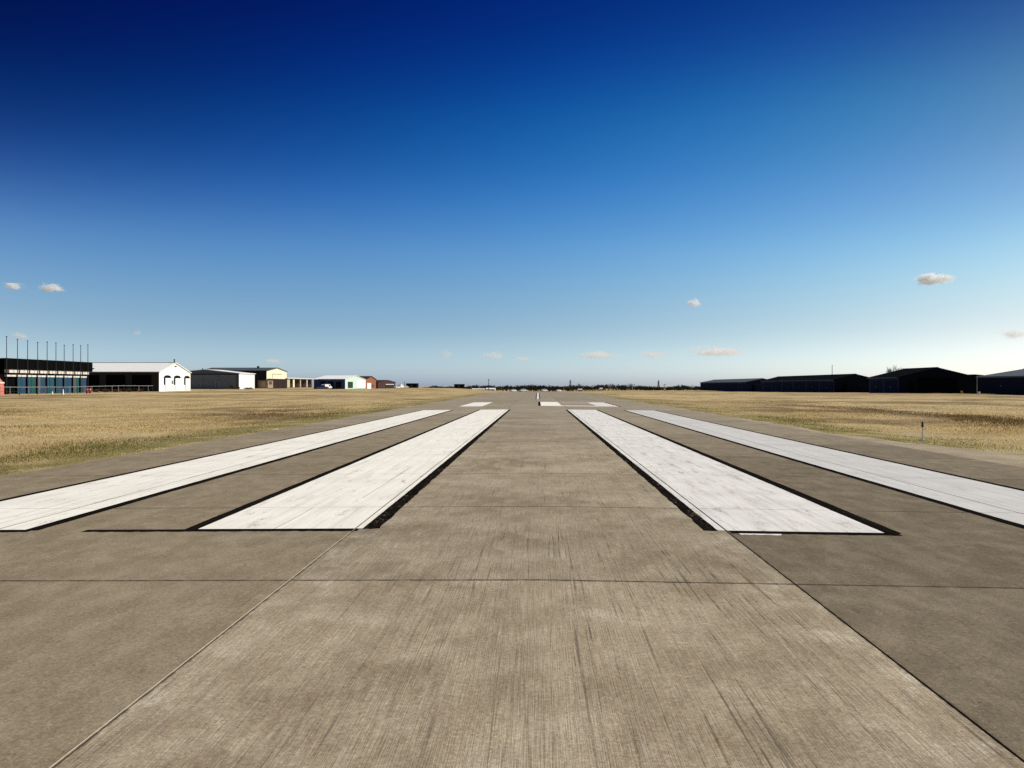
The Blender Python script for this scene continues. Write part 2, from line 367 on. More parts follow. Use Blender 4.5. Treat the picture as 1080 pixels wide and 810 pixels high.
def tag(o, label=None, cat=None, group=None, kind=None):
    if label: o['label'] = label
    if cat: o['category'] = cat
    if group: o['group'] = group
    if kind: o['kind'] = kind
    return o
def thing(name, label, cat, loc, group=None):
    o = bpy.data.objects.new(name, None); COL.objects.link(o); o.location = loc; o.empty_display_size = 0.3
    return tag(o, label, cat, group)

# ------------------------------------------------------------------ ground
def axis_vals(lims):
    v = [lims[0][0]]
    for a, b, st in lims:
        n = max(1, round((b - a) / st)); v += [a + (b - a) * (i + 1) / n for i in range(n)]
    return v
side_x = [9.16, 9.2, 9.5] + axis_vals([(10, 40, 0.75), (40, 120, 3), (120, 300, 15), (300, 1000, 90), (1000, 4000, 600)])
gx = [-v for v in reversed(side_x)] + [-9.14, -4, 4, 9.14] + side_x
gy = axis_vals([(-120, 5, 12), (5, 70, 0.8), (70, 260, 2.5), (260, 900, 12), (900, 1500, 60), (1500, 9000, 700)])
vs = [(x, y, tz(x, y)) for y in gy for x in gx]; nx = len(gx)
fs = [(j * nx + i, j * nx + i + 1, (j + 1) * nx + i + 1, (j + 1) * nx + i) for j in range(len(gy) - 1) for i in range(nx - 1)]
g = MB(); g.faces(vs, fs, M['ground']); go = g.build('ground'); tag(go, kind='structure')
for p_ in go.data.polygons: p_.use_smooth = True

# ------------------------------------------------------------------ runway slabs with real joints
J0, JS = 6.088, 3.69
joints = [J0 + JS * k for k in range(-12, 190)]
seams = [-HALF, -5.715, -1.905, 1.905, 5.715, HALF]
GX, GY, GD = 0.0075, 0.0042, 0.018
def ys_between(a, b):
    n = 4 if b < 40 else (2 if b < 260 else 2)
    return [a + (b - a) * i / n for i in range(n + 1)]
rw = MB()
for j in range(len(joints) - 1):
    for i in range(5):
        xa = seams[i] + (GX if i > 0 else 0); xb = seams[i + 1] - (GX if i < 4 else 0)
        xs = [xa, 0.0, xb] if xa < 0 < xb else [xa, xb]
        yy = ys_between(joints[j] + GY, joints[j + 1] - GY)
        n = len(xs)
        if j < 40:   # chamfered arrises on the near slabs
            pass
        vs = [(x, y, surf(x, y)) for y in yy for x in xs]
        fs = [(r * n + c, r * n + c + 1, (r + 1) * n + c + 1, (r + 1) * n + c) for r in range(len(yy) - 1) for c in range(n - 1)]
        rw.faces(vs, fs, M['concrete'])
        lo = -0.35
        for (xA, dz) in ((xs[0], GD if i > 0 else 0.35), (xs[-1], GD if i < 4 else 0.35)):
            for r in range(len(yy) - 1):
                a, b = yy[r], yy[r + 1]
                rw.poly([(xA, a, surf(xA, a)), (xA, b, surf(xA, b)), (xA, b, surf(xA, b) - dz), (xA, a, surf(xA, a) - dz)], M['concrete'])
        for y in (yy[0], yy[-1]):
            for c in range(n - 1):
                rw.poly([(xs[c], y, surf(xs[c], y)), (xs[c + 1], y, surf(xs[c + 1], y)), (xs[c + 1], y, surf(xs[c + 1], y) - GD), (xs[c], y, surf(xs[c], y) - GD)], M['concrete'])
# sealant bed below the gaps
sb = [-HALF + .01, 0.0, HALF - .01]
for j in range(len(joints) - 1):
    yy = ys_between(joints[j], joints[j + 1])
    for r in range(len(yy) - 1):
        for c in range(2):
            rw.poly([(sb[c], yy[r], surf(sb[c], yy[r]) - .006), (sb[c + 1], yy[r], surf(sb[c + 1], yy[r]) - .006),
                     (sb[c + 1], yy[r + 1], surf(sb[c + 1], yy[r + 1]) - .006), (sb[c], yy[r + 1], surf(sb[c], yy[r + 1]) - .006)], M['sealant'])
# pale grout lip squeezed up along the left joint
y = 0.6
while y < 8.05:
    w0 = 0.0055 + 0.003 * mnoise.noise((y * 1.7, 0, 0)); w1 = 0.0055 + 0.003 * mnoise.noise(((y + .1) * 1.7, 0, 0))
    xo = -1.905 - GX
    za, zb = surf(xo, y), surf(xo, y + .1)
    rw.poly([(xo - w0, y, za + .0015), (xo - w0 * .35, y, za + .003), (xo - w1 * .35, y + .1, zb + .003), (xo - w1, y + .1, zb + .0015)], M['lip'])
    rw.poly([(xo - w0 * .35, y, za + .003), (xo, y, za - .001), (xo, y + .1, zb - .001), (xo - w1 * .35, y + .1, zb + .003)], M['lip'])
    y += .1
runway = rw.build('runway'); tag(runway, kind='structure')

# ------------------------------------------------------------------ painted markings
def rag(x, y, amp, seed):
    if amp == 0: return 0
    return amp * (mnoise.noise((x * 9 + seed, y * 2.6, seed)) + 0.7 * mnoise.noise((x * 30, y * 14, seed * 2.0)))
def paint(mb, m, xa, xb, y0, y1, ja=0.006, jb=0.006, jn=0.0, jf=0.0, seed=1.0, h=0.003):
    """xa / xb: (near, far) lateral edges; cut open over every joint"""
    xa = xa if isinstance(xa, tuple) else (xa, xa); xb = xb if isinstance(xb, tuple) else (xb, xb)
    ys = []; y = y0
    while y < y1: ys.append(y); y += 0.07 if y < 16 else (0.3 if y < 40 else 1.2)
    ys.append(y1)
    for jy in joints:
        if y0 + .02 < jy < y1 - .02:
            ys = [v for v in ys if abs(v - jy) > 0.02] + [jy - GY - .001, jy + GY + .001]
    ys = sorted(ys)
    jset = [jy for jy in joints if y0 < jy < y1]
    for a, b in zip(ys[:-1], ys[1:]):
        if any(a < jy < b for jy in jset): continue
        def edge(t, e, amp, s):
            u = (t - y0) / (y1 - y0); return e[0] + (e[1] - e[0]) * u + rag(e[0], t, amp, s)
        L0, L1 = edge(a, xa, ja, seed), edge(b, xa, ja, seed)
        R0, R1 = edge(a, xb, jb, seed + 3), edge(b, xb, jb, seed + 3)
        cuts = [s for s in seams if min(L0, L1) + .012 < s < max(R0, R1) - .012] + ([0.0] if L0 < -0.01 and R0 > 0.01 else [])
        cuts.sort()
        prev0, prev1 = L0, L1
        for c in cuts + [None]:
            gx_ = 0.0 if c == 0.0 else GX + .001
            n0, n1 = (R0, R1) if c is None else (c - gx_, c - gx_)
            if n0 > prev0 + .002:
                first, last = a == ys[0], b == ys[-1]
                k = max(1, int((n0 - prev0) / 0.04)) if (first and jn) else 1
                for q in range(k):
                    u0, u1 = q / k, (q + 1) / k
                    pa0, pa1 = prev0 + (n0 - prev0) * u0, prev0 + (n0 - prev0) * u1
                    pb0, pb1 = prev1 + (n1 - prev1) * u0, prev1 + (n1 - prev1) * u1
                    ya0 = a + (rag(pa0 * 1.3, a, jn, seed + 5) if first and jn else 0); ya1 = a + (rag(pa1 * 1.3, a, jn, seed + 5) if first and jn else 0)
                    mb.poly([(pa0, ya0, surf(pa0, ya0) + h), (pa1, ya1, surf(pa1, ya1) + h), (pb1, b, surf(pb1, b) + h), (pb0, b, surf(pb0, b) + h)], m)
            if c is not None: prev0, prev1 = c + gx_, c + gx_
Y0, Y1 = 8.30, 48.9
def stripe(xa, xb, white, label, bl, br, rough_l, rough_r, near_bar, extra=None):
    w = MB(); paint(w, M[white], xa, xb, Y0, Y1, seed=xa[0])
    if extra: extra(w)
    o = w.build('threshold_stripe', runway); o['label'] = label
    b = MB()
    wl = M['worn_black'] if rough_l else M['black']; wr = M['worn_black'] if rough_r else M['black']
    paint(b, wl, (xa[0] - bl[0], xa[1] - bl[1]), xa, Y0 - .02, Y1, 0.016 if rough_l else .01, 0, 0.05, seed=xa[0] + 11, h=.0022)
    paint(b, wr, xb, (xb[0] + br[0], xb[1] + br[1]), Y0 - .02, Y1, 0, 0.016 if rough_r else .01, 0.05, seed=xb[0] + 17, h=.0022)
    if near_bar: paint(b, M['black'], near_bar[0], near_bar[1], Y0 - .135, Y0 - .012, .01, .01, 0.025, seed=xa[0] + 23, h=.0022)
    b.build('black_border', o)
    return o
s1 = stripe((-7.1, -7.0), (-5.40, -5.25), 'white', 'white threshold stripe beside the left grass, outermost on the left', (.13, .12), (.16, .13), False, False, (-7.2, -5.3))
s2 = stripe((-3.56, -3.48), (-1.83, -1.77), 'white', 'white threshold stripe just left of the middle lane', (.14, .12), (.17, .12), False, True, (-4.72, -1.86))
def smear(w): paint(w, M['grey_white'], 2.0, 2.40, Y0 - .22, Y0 - .15, .02, .04, .03, seed=4.2)
s3 = stripe((1.82, 1.77), (3.50, 3.5), 'grey_white', 'white threshold stripe just right of the middle lane', (.14, .12), (.17, .13), True, False, (1.93, 3.62), smear)
s4 = stripe((5.25, 5.25), (7.0, 7.0), 'cool_white', 'greyish weathered threshold stripe nearest the right grass', (.14, .12), (.13, .12), False, False, (5.1, 7.1))
ck = MB()
def crack(x0, ya, yb, w):
    y = ya
    while y < yb:
        xx = x0 + .03 * mnoise.noise((y * .8, x0, 0)); x2 = x0 + .03 * mnoise.noise(((y + .2) * .8, x0, 0))
        ck.poly([(xx, y, surf(xx, y) + .005), (xx + w, y, surf(xx, y) + .005), (x2 + w, y + .2, surf(x2, y + .2) + .005), (x2, y + .2, surf(x2, y + .2) + .005)], M['faded_white']); y += .2
crack(-2.76, 8.32, 9.7, .016); crack(-2.33, 10.6, 14.4, .016)
ck.build('crack', s2)
# runway number 18, read from the threshold
NY0, NY1 = 57.0, 70.5
one = MB(); paint(one, M['white'], (-5.6, -5.6), (-3.95, -3.95), NY0, NY1); 
o1 = one.build('runway_number', runway); o1['label'] = 'white painted digit one left of the centreline'
e = MB()
for a, b in ((0.2, 1.7), (4.25, 5.75)): paint(e, M['white' if a < 1 else 'grey_white'], a, b, NY0, NY1, seed=a)
for a, b in ((NY0, NY0 + 1.5), (NY0 + 6.2, NY0 + 7.4), (NY1 - 1.4, NY1)): paint(e, M['faded_white'] if a > NY0 else M['white'], 1.7, 4.25, a, b, 0, 0, seed=a)
o8 = e.build('runway_number', runway); o8['label'] = 'white painted digit eight right of the centreline'
eb = MB(); paint(eb, M['black'], 0.02, 0.2, NY0, NY1, .01, 0); paint(eb, M['black'], 5.75, 5.9, NY0, NY1, 0, .01); eb.build('black_border', o8)
for k, (a, b) in enumerate(((85, 160),)):
    c = MB(); paint(c, M['grey_white'], -.14, .14, a, b, .004, .004); oc = c.build('centreline_dash', runway)
    cb = MB(); paint(cb, M['worn_black'], -.25, -.14, a - .2, b, .01, 0); paint(cb, M['worn_black'], .14, .25, a - .2, b, 0, .01); cb.build('black_border', oc)

# ------------------------------------------------------------------ dirt shoulder on the right
def shoulder_edge(y):
    base = 9.5 + 2.7 * (1 - sstep(12, 28, y)) + 0.25 * (1 - sstep(25, 60, y))
    return base + .35 * mnoise.noise((y * .5, 1.7, 0)) + .22 * mnoise.noise((y * 1.9, 4.7, 0)) + .1 * mnoise.noise((y * 6, 2.2, 0))
ds = MB(); y = -20.0
while y < 90:
    st = .15 if y < 40 else .6
    a, b = max(9.3, shoulder_edge(y)), max(9.3, shoulder_edge(y + st))
    for u0, u1 in ((0, .35), (.35, .7), (.7, 1)):
        q = []
        for (e0, yy, u) in ((a, y, u0), (a, y, u1), (b, y + st, u1), (b, y + st, u0)):
            xx = HALF + .006 + (e0 - HALF) * u
            q.append((xx, yy, tz(max(xx, 9.2), yy) + .008 + .012 * (1 - u)))
        ds.poly(q, M['dirt'])
    y += st
dso = ds.build('dirt_shoulder'); tag(dso, kind='structure')

# ------------------------------------------------------------------ grass blades
def grass(n, side, seed):
    rng = np.random.default_rng(seed)
    d = np.exp(rng.uniform(math.log(9), math.log(95), n * 2))
    ang = rng.uniform(R(3), R(50), n * 2)
    x = d * np.sin(ang); y = d * np.cos(ang)
    nz = np.array([mnoise.noise((float(a) * .5, float(b) * .35, 5.5 * side)) for a, b in zip(x, y)])
    if side < 0:
        lim = 9.22 + .18 * np.abs(nz) * 2
    else:
        lim = np.array([max(9.25, shoulder_edge(float(b)) if b < 90 else 9.3) for b in y]) - 0.06 + rng.exponential(.10, n * 2) * rng.choice([-1, 1], n * 2) * .8
        lim = np.maximum(lim, 9.2)
    keep = (x > lim) & (x < 80) & (rng.uniform(0, 1, n * 2) < np.clip((98 - d) / 55, 0, 1)); x, y, d, nz, lim = x[keep][:n], y[keep][:n], d[keep][:n], nz[keep][:n], lim[keep][:n]
    n = len(x)
    big = np.array([mnoise.noise((float(a) * .11 * 1.0, float(b) * .07, 9.0 + side)) for a, b in zip(x, y)])
    keep = rng.uniform(0, 1, n) < np.clip(.75 + nz * .9, .25, 1)
    x, y, d, nz, big, lim = x[keep], y[keep], d[keep], nz[keep], big[keep], lim[keep]; n = len(x)
    z = np.array([tz(side * float(a), float(b)) for a, b in zip(x, y)])
    ht = rng.uniform(.015, .055, n) * np.clip(1 + nz * .8 + big * .9, .5, 2.2) * np.clip((x - lim) / 2.5, .45, 1)
    wd = rng.uniform(.003, .007, n) * np.clip(d / 11, 1, 5)
    az = rng.uniform(0, 2 * math.pi, n); lean = rng.uniform(.1, 1.1, n) * ht; la = rng.uniform(0, 2 * math.pi, n)
    X = side * x
    v = np.empty((n, 3, 3))
    v[:, 0] = np.stack([X - wd * np.cos(az), y - wd * np.sin(az), z - .01], 1)
    v[:, 1] = np.stack([X + wd * np.cos(az), y + wd * np.sin(az), z - .01], 1)
    v[:, 2] = np.stack([X + lean * np.cos(la), y + lean * np.sin(la), z + ht], 1)
    edge = np.clip(1.15 + .6 * nz - (x - lim) / 3.6, 0, 1)
    u = rng.uniform(0, 1, n)
    mi = np.where(u < .54 - big * 1.1, 0, np.where(u < .93 - np.clip(big, 0, 1) * 1.1, 1, 2))
    if side > 0:
        dd = np.abs(x - 22.3 + 1.2 * nz); dm = (dd < 1.7) & (y > 27) & (y < 70) & (rng.uniform(0, 1, n) < .8)
        mi = np.where(dm, 2, mi); v[dm, 2, 2] += ht[dm] * .7
    mi = np.where(rng.uniform(0, 1, n) < edge * .85 + .03, 3, mi)
    me = bpy.data.meshes.new('grass'); me.vertices.add(n * 3); me.vertices.foreach_set('co', v.ravel())
    me.loops.add(n * 3); me.loops.foreach_set('vertex_index', np.arange(n * 3, dtype=np.int32))
    me.polygons.add(n); me.polygons.foreach_set('loop_start', np.arange(0, n * 3, 3, dtype=np.int32))
    for k in ('straw', 'tan', 'brown', 'green'): me.materials.append(M[k])
    me.polygons.foreach_set('material_index', mi.astype(np.int32)); me.update(calc_edges=True)
    o = bpy.data.objects.new('grass', me); COL.objects.link(o); return o
tag(grass(170000, -1, 3), 'dry straw coloured grass left of the runway, greener along the slab edge', 'grass', kind='stuff')
tag(grass(170000, 1, 4), 'dry tan and brown grass right of the runway beyond the dirt edge', 'grass', kind='stuff')

# ------------------------------------------------------------------ buildings
def gable(root, axis, u0, u1, v0, v1, zb, eave, ridge, wall, end, roof, oh=0.3, th=0.12, vr=None):
    """ridge runs along u; axis 'X' : u=x, v=y ; axis 'Y' : u=y, v=x"""
    P = (lambda u, v, z: (u, v, z)) if axis == 'X' else (lambda u, v, z: (v, u, z))
    vm = (v0 + v1) / 2 if vr is None else vr
    w = MB()
    for v in (v0, v1): w.poly([P(u0, v, zb - .4), P(u1, v, zb - .4), P(u1, v, zb + eave), P(u0, v, zb + eave)], wall)
    for u in (u0, u1): w.poly([P(u, v0, zb - .4), P(u, v1, zb - .4), P(u, v1, zb + eave), P(u, vm, zb + ridge), P(u, v0, zb + eave)], end)
    wo = w.build('wall', root)
    r = MB()
    for v, s in ((v0, -1), (v1, 1)):
        sl = (ridge - eave) / abs(v - vm)
        e = v + s * oh; ze = zb + eave - oh * sl
        ring = [P(u0 - oh, vm, zb + ridge + .01), P(u0 - oh, e, ze + .01), P(u0 - oh, e, ze + .01 + th), P(u0 - oh, vm, zb + ridge + .01 + th)]
        off = P(u1 - u0 + 2 * oh, 0, 0)
        r.prism(ring, off, roof)
    r.build('roof', root)
    return wo
def ridge_cap(root, axis, u0, u1, vm, z, m):
    b = MB()
    if axis == 'X': b.box(u0, u1, vm - .18, vm + .18, z, z + .07, m)
    else: b.box(vm - .18, vm + .18, u0, u1, z, z + .07, m)
    b.build('ridge_cap', root)

# --- black hangar row with teal doors, and its tall poles
XB = -93.0
yA, yB = Yat(2.5, XB), Yat(94.5, XB)
pole_px = [6.8, 18.3, 29.0, 39.6, 49.6, 58.9, 67.6, 77.0, 85.0, 92.6]
ZB = tz(XB, (yA + yB) / 2)
ytm = (yA + yB) / 2
zt = Zat(377.5, XB, yA); zm = Zat(389.3, XB, yA); zp = Zat(393.2, XB, yA); zd = Zat(397.0, XB, yA)
bh = thing('hangar_row', 'long black hangar row with teal blue doors and a pale strip under its black fascia', 'hangar', (XB, ytm, ZB))
b = MB(); b.box(XB - 14, XB - .6, yA, yB, ZB - .4, zp, M['black_sheet']); b.build('wall', bh)
b = MB(); b.prism([(XB + .5, yA - .2, zm), (XB + .5, yA - .2, zt), (XB - 14.5, yA - .2, zt - .8), (XB - 14.5, yA - .2, zp)], (0, yB - yA + .4, 0), M['black_sheet']); b.build('fascia', bh)
for k in range(len(pole_px)):
    ya = Yat(pole_px[k], XB) + .25; yb = (Yat(pole_px[k + 1], XB) - .25) if k < 9 else yB - .1
    if yb - ya < .5: continue
    q = MB(); q.box(XB - .58, XB + .35, ya, yb, zp + .05, zm - .01, M['pale']); q.build('clerestory_panel', bh)
    q = MB(); q.box(XB - .55, XB - .1, ya, yb, zd, zd + .35, M['pale']); q.build('door_rail', bh)
    if k >= 1:
        mm = [None, 'blue', 'teal_green', 'blue', 'teal', 'blue', 'blue', 'teal_green', 'blue', 'teal'][k]
        q = MB(); q.box(XB - .50, XB - .2, ya + .1, yb, ZB - .1, zd - .05, M[mm]); d = q.build('door', bh)
        if mm == 'teal_green': d['label'] = 'greener teal door'
        q2 = MB(); ym = ya + (yb - ya) * .45; q2.box(XB - .52, XB - .16, ya + .1, ym, ZB - .1, zd - .06, M['sheet_slate' if k in (3, 7) else 'teal']); q2.build('door', bh)
ords = ['first', 'second', 'third', 'fourth', 'fifth', 'sixth', 'seventh', 'eighth', 'ninth', 'tenth']
ptop = [355.4, 358.4, 360, 361.6, 361, 362, 364.6, 364, 365, 364]
for k, px in enumerate(pole_px):
    yy = Yat(px, XB + .9); zg = tz(XB + .9, yy); zz = Zat(ptop[k], XB + .9, yy)
    q = MB(); q.tube((XB + .9, yy, zg - .2), (XB + .9, yy, zz), 0.085, .05, M['pole'], 8); q.lathe((XB + .9, yy, zz), [(.10, 0), (.14, .04), (.05, .18)], M['pole'], 8)
    q.lathe((XB + .9, yy, zg), [(.3, 0), (.3, .06), (.2, .12)], M['pole'], 8)
    o = q.build('tall_pole', None, (XB + .9, yy, zg))
    tag(o, 'tall thin dark pole in front of the black hangar row, %s from the left' % ords[k], 'pole', 'tall poles along the black hangar row')

# --- salmon round-topped shed at the left edge
ys_ = 124.0; xr = Xat(4.2, ys_ + 2)
z0 = tz(xr, ys_); zt_ = Zat(395.5, xr, ys_) - z0
sh = thing('round_top_shed', 'salmon red round-topped shed at the left edge of the view', 'shed', (xr - 2.2, ys_ + 1, z0))
b = MB(); ring = [(xr - 4.4, ys_, z0 - .2), (xr, ys_, z0 - .2)] + [(xr - 2.2 + 2.2 * math.cos(t), ys_, z0 + zt_ - 1.9 + 1.9 * math.sin(t)) for t in [i * math.pi / 12 for i in range(13)]]
b.prism(ring, (0, 2, 0), M['salmon']); b.build('shell', sh)
b = MB(); b.box(xr - 4.45, xr + .05, ys_ - .05, ys_ - .01, z0 + 1.9, z0 + 2.15, M['pale']); b.box(xr + .02, xr + .05, ys_, ys_ + 2, z0 + 1.9, z0 + 2.15, M['pale']); b.build('trim_band', sh)
b = MB(); b.box(xr - 3.0, xr - 1.4, ys_ - .06, ys_ - .012, z0, z0 + 1.85, M['pale']); b.build('door', sh)

# --- pipe fence
fpts = [(Xat(0, 122), 122), (-84.2, 140), (-84.6, 160), (Xat(161, 177), 177)]
seg = []
for (a, c) in zip(fpts[:-1], fpts[1:]):
    L = math.hypot(c[0] - a[0], c[1] - a[1]); n = max(1, round(L / 2.6))
    seg += [(a[0] + (c[0] - a[0]) * i / n, a[1] + (c[1] - a[1]) * i / n) for i in range(n)]
seg.append(fpts[-1])
fr = thing('pipe_fence', 'pale pipe rail fence running in front of the black hangar row and white hangar', 'fence', (*seg[0], tz(*seg[0])))
b = MB(); b2 = MB()
for p, q in zip(seg[:-1], seg[1:]):
    b.tube((*p, tz(*p) + 1.34), (*q, tz(*q) + 1.34), .045, .045, M['galv'], 6)
    b2.tube((*p, tz(*p) + .66), (*q, tz(*q) + .66), .02, .02, M['pole'], 5)
b.build('rail', fr); b2.build('wire', fr)
for p in seg:
    b = MB(); b.tube((*p, tz(*p) - .3), (*p, tz(*p) + 1.38), .045, .045, M['galv'] if rnd.random() < .4 else M['pole'], 6); b.lathe((*p, tz(*p) + 1.38), [(.075, 0), (.06, .05), (.0, .08)], M['galv'], 8); b.build('post', fr)

# --- white hangar
XW = -85.8; y0w, y1w = 180.0, 196.5
zw = Zat(411.2, XW, 186)
wh = thing('white_hangar', 'white hangar with bright white roof and three arched openings in its gable', 'hangar', (XW - 12, 188, zw))
er = Zat(392.2, XW, y0w) - zw; rr = Zat(383.0, XW, 188) - zw
gable(wh, 'X', XW - 26, XW, y0w, y1w, zw, er, rr, M['sheet_dark_and_shade'], M['sheet_white'], M['roof_white'], .25)  # side wall turned from the sun: its shade is put into the colour
ridge_cap(wh, 'X', XW - 26, XW + .2, 188.25, zw + rr + .13, M['galv'])
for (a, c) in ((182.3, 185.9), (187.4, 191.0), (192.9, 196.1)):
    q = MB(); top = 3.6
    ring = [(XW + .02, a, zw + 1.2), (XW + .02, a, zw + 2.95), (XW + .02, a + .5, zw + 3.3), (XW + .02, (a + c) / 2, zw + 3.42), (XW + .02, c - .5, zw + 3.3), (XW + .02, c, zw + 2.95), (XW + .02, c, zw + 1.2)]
    q.prism(ring, (.03, 0, 0), M['coal']); wi = q.build('opening_shade_panel', wh)  # flat dark panel: the shade inside the opening is put into its colour
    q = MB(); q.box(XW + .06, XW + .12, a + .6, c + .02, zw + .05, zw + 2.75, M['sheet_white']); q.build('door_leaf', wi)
q = MB(); q.box(XW + .02, XW + .08, 188.25 - .5, 188.25 + .5, zw + rr - .9, zw + rr - .65, M['sheet_dark_and_shade']); q.build('gable_vent', wh)
q = MB(); q.box(XW + .02, XW + .10, 186.3, 186.9, zw + 1.4, zw + 2.2, M['sheet_grey']); q.build('electric_box', wh)
q = MB(); q.tube((XW - .3, 188.3, zw + rr + .2), (XW - .3, 188.3, zw + rr + .75), .13, .13, M['pole']); q.lathe((XW - .3, 188.3, zw + rr + .75), [(.2, 0), (.22, .1), (.05, .2)], M['pole'], 10); q.build('roof_vent', wh)
q = MB(); q.box(XW - 17, XW - 16.2, y0w + 1.6, y0w + 2.3, zw + er + .2, zw + er + .9, M['pole']); q.build('roof_vent', wh)
for xx in (XW - 4, XW - 10, XW - 16):
    q = MB(); q.box(xx - 2.2, xx + 2.2, y0w - .06, y0w - .01, zw, zw + 3.4, M['black_sheet']); q.build('side_door', wh)

# --- slate grey hangar
XG = -88.0; y0g = Yat(252, XG); y1g = Yat(268.5, XG)
zg = Zat(409.6, XG, y0g)
gh = thing('grey_hangar', 'low slate grey hangar with a white side wall beside the white hangar', 'hangar', (XG - 8, (y0g + y1g) / 2, zg))
xl = Xat(176, y0g)
eg = Zat(393.8, XG, y0g) - zg; rg = Zat(389.9, XG - 9, y0g) - zg
gable(gh, 'Y', y0g, y1g, xl, XG, zg, eg, rg, M['sheet_white'], M['sheet_slate'], M['roof_white'], .3, .14, Xat(216, y0g))
for k in range(4):
    a = xl + .8 + k * (XG - xl - 1.6) / 4; c = a + (XG - xl - 1.6) / 4 - .05
    q = MB(); q.box(a, c, y0g - .10 - .05 * (k % 2), y0g - .02, zg, zg + 4.0, M['sheet_grey']); d = q.build('sliding_door', gh)
    q = MB(); q.box(c - .5, c - .35, y0g - .22, y0g - .16, zg + .9, zg + 1.5, M['galv']); q.build('handle', d)
q = MB(); q.box(xl + .4, XG - .4, y0g - .16, y0g - .01, zg + 4.05, zg + 4.22, M['navy_x']); q.build('door_track', gh)
for px in (227.5, 231.5):
    xx = Xat(px, y0g); q = MB(); q.box(xx - .12, xx + .12, y0g - .26, y0g - .17, zg, zg + 2.1, M['galv']); q.build('door_frame', gh)
for px in (213.5, 224):
    q = MB(); q.tube((Xat(px, y0g + 4), y0g + 4, zg + rg - .6), (Xat(px, y0g + 4), y0g + 4, zg + rg + .55), .14, .14, M['pole']); q.build('roof_vent', gh)

# --- cream hangar
XC = -88.5; y0c = Yat(281.2, XC); y1c = Yat(302.2, XC); zc = Zat(408.3, XC, y0c)
ch = thing('cream_hangar', 'cream gabled hangar with a wide dark red opening under its gable', 'hangar', (XC - 10, (y0c + y1c) / 2, zc))
ec = Zat(391.0, XC, y0c) - zc; rc = Zat(388.1, XC, (y0c + y1c) / 2) - zc
gable(ch, 'X', XC - 22, XC, y0c, y1c, zc, ec, rc, M['sheet_dark_and_shade'], M['cream'], M['roof_slate'], .3)  # long side wall painted dark to carry its shade
zo = Zat(399.3, XC, y0c)
q = MB(); q.box(XC + .02, XC + .12, y0c + .4, y1c - .2, zc - .5, zo, M['maroon_dark']); od = q.build('hangar_door', ch)
for f in (.28, .55, .8):
    yy = y0c + (y1c - y0c) * f; q = MB(); q.box(XC + .13, XC + .2, yy - .15, yy + .15, zc - .5, zo - .1, M['maroon']); q.build('door_rib', od)
q = MB(); q.box(XC + .02, XC + .10, y0c + 5.5, y1c - 5, zo + 1.5, zo + 1.75, M['cream2']); q.box(XC + .02, XC + .10, y0c + 5.5, y0c + 5.8, zo + .3, zo + 1.5, M['cream2']); q.build('gable_trim', ch)
q = MB(); q.box(XC - 6, XC - 5.4, y0c + 8, y0c + 8.6, zc + rc - .2, zc + rc + .6, M['pole']); q.build('roof_vent', ch)
# tan brick office with an arch in front of it
xk0, xk1 = Xat(271.8, 252), Xat(282.4, 252); zk = Zat(408.3, xk1, 252)
bo = thing('brick_office', 'small tan brick building with an arched recess beside the cream hangar', 'building', ((xk0 + xk1) / 2, 254, zk))
hk = Zat(401.0, xk1, 252) - zk
q = MB(); q.box(xk0, xk1, 252, 257, zk - .3, zk + hk - .02, M['brick']); q.build('wall', bo)
q = MB(); q.box(xk0 - .15, xk1 + .15, 251.85, 257.15, zk + hk, zk + hk + .16, M['maroon']); q.build('roof', bo)
xm = (xk0 + xk1) / 2
q = MB(); q.prism([(xm - .8, 251.93, zk), (xm + .8, 251.93, zk)] + [(xm + .8 * math.cos(t), 251.93, zk + 1.1 + .8 * math.sin(t)) for t in [i * math.pi / 8 for i in range(9)]], (0, .06, 0), M['cream2']); q.build('arched_recess', bo)
q = MB(); q.box(xk1 + .02, xk1 + .10, 253.2, 255.8, zk + .9, zk + 1.9, M['glass']); q.build('window', bo)

# --- brown open shed row with pale pillars
XS = -88.0; y0s = Yat(302.8, XS); y1s = Yat(334, XS); zs = Zat(408.0, XS, y0s)
hs = Zat(399.2, XS, y0s) - zs
ss = thing('open_shed_row', 'long low dark brown shed row with pale pillars right of the cream hangar', 'shed', (XS - 4, (y0s + y1s) / 2, zs))
q = MB(); q.box(XS - 9, XS - 1.8, y0s, y1s, zs - .3, zs + hs - .05, M['maroon_dark']); q.build('wall', ss)
q = MB(); q.prism([(XS + .4, y0s - .3, zs + hs), (XS + .4, y0s - .3, zs + hs + .2), (XS - 9.4, y0s - .3, zs + hs + .75), (XS - 9.4, y0s - .3, zs + hs + .55)], (0, y1s - y0s + .6, 0), M['pale']); q.build('roof', ss)
for a, c, m in ((303.2, 306.0, 'cream2'), (309.4, 310.9, 'cream'), (316.8, 317.6, 'cream2'), (323.8, 324.5, 'pale'), (329, 329.6, 'brick')):
    q = MB(); q.box(XS - .35, XS - .1, Yat(a, XS), Yat(c, XS), zs - .2, zs + hs - .06, M[m]); q.build('pillar', ss)
for a, c in ((312, 316), (318.5, 323), (325.5, 328.5)):
    q = MB(); q.box(XS - 1.78, XS - 1.7, Yat(a, XS), Yat(c, XS), zs - .1, zs + hs - .7, M['maroon']); q.build('door', ss)

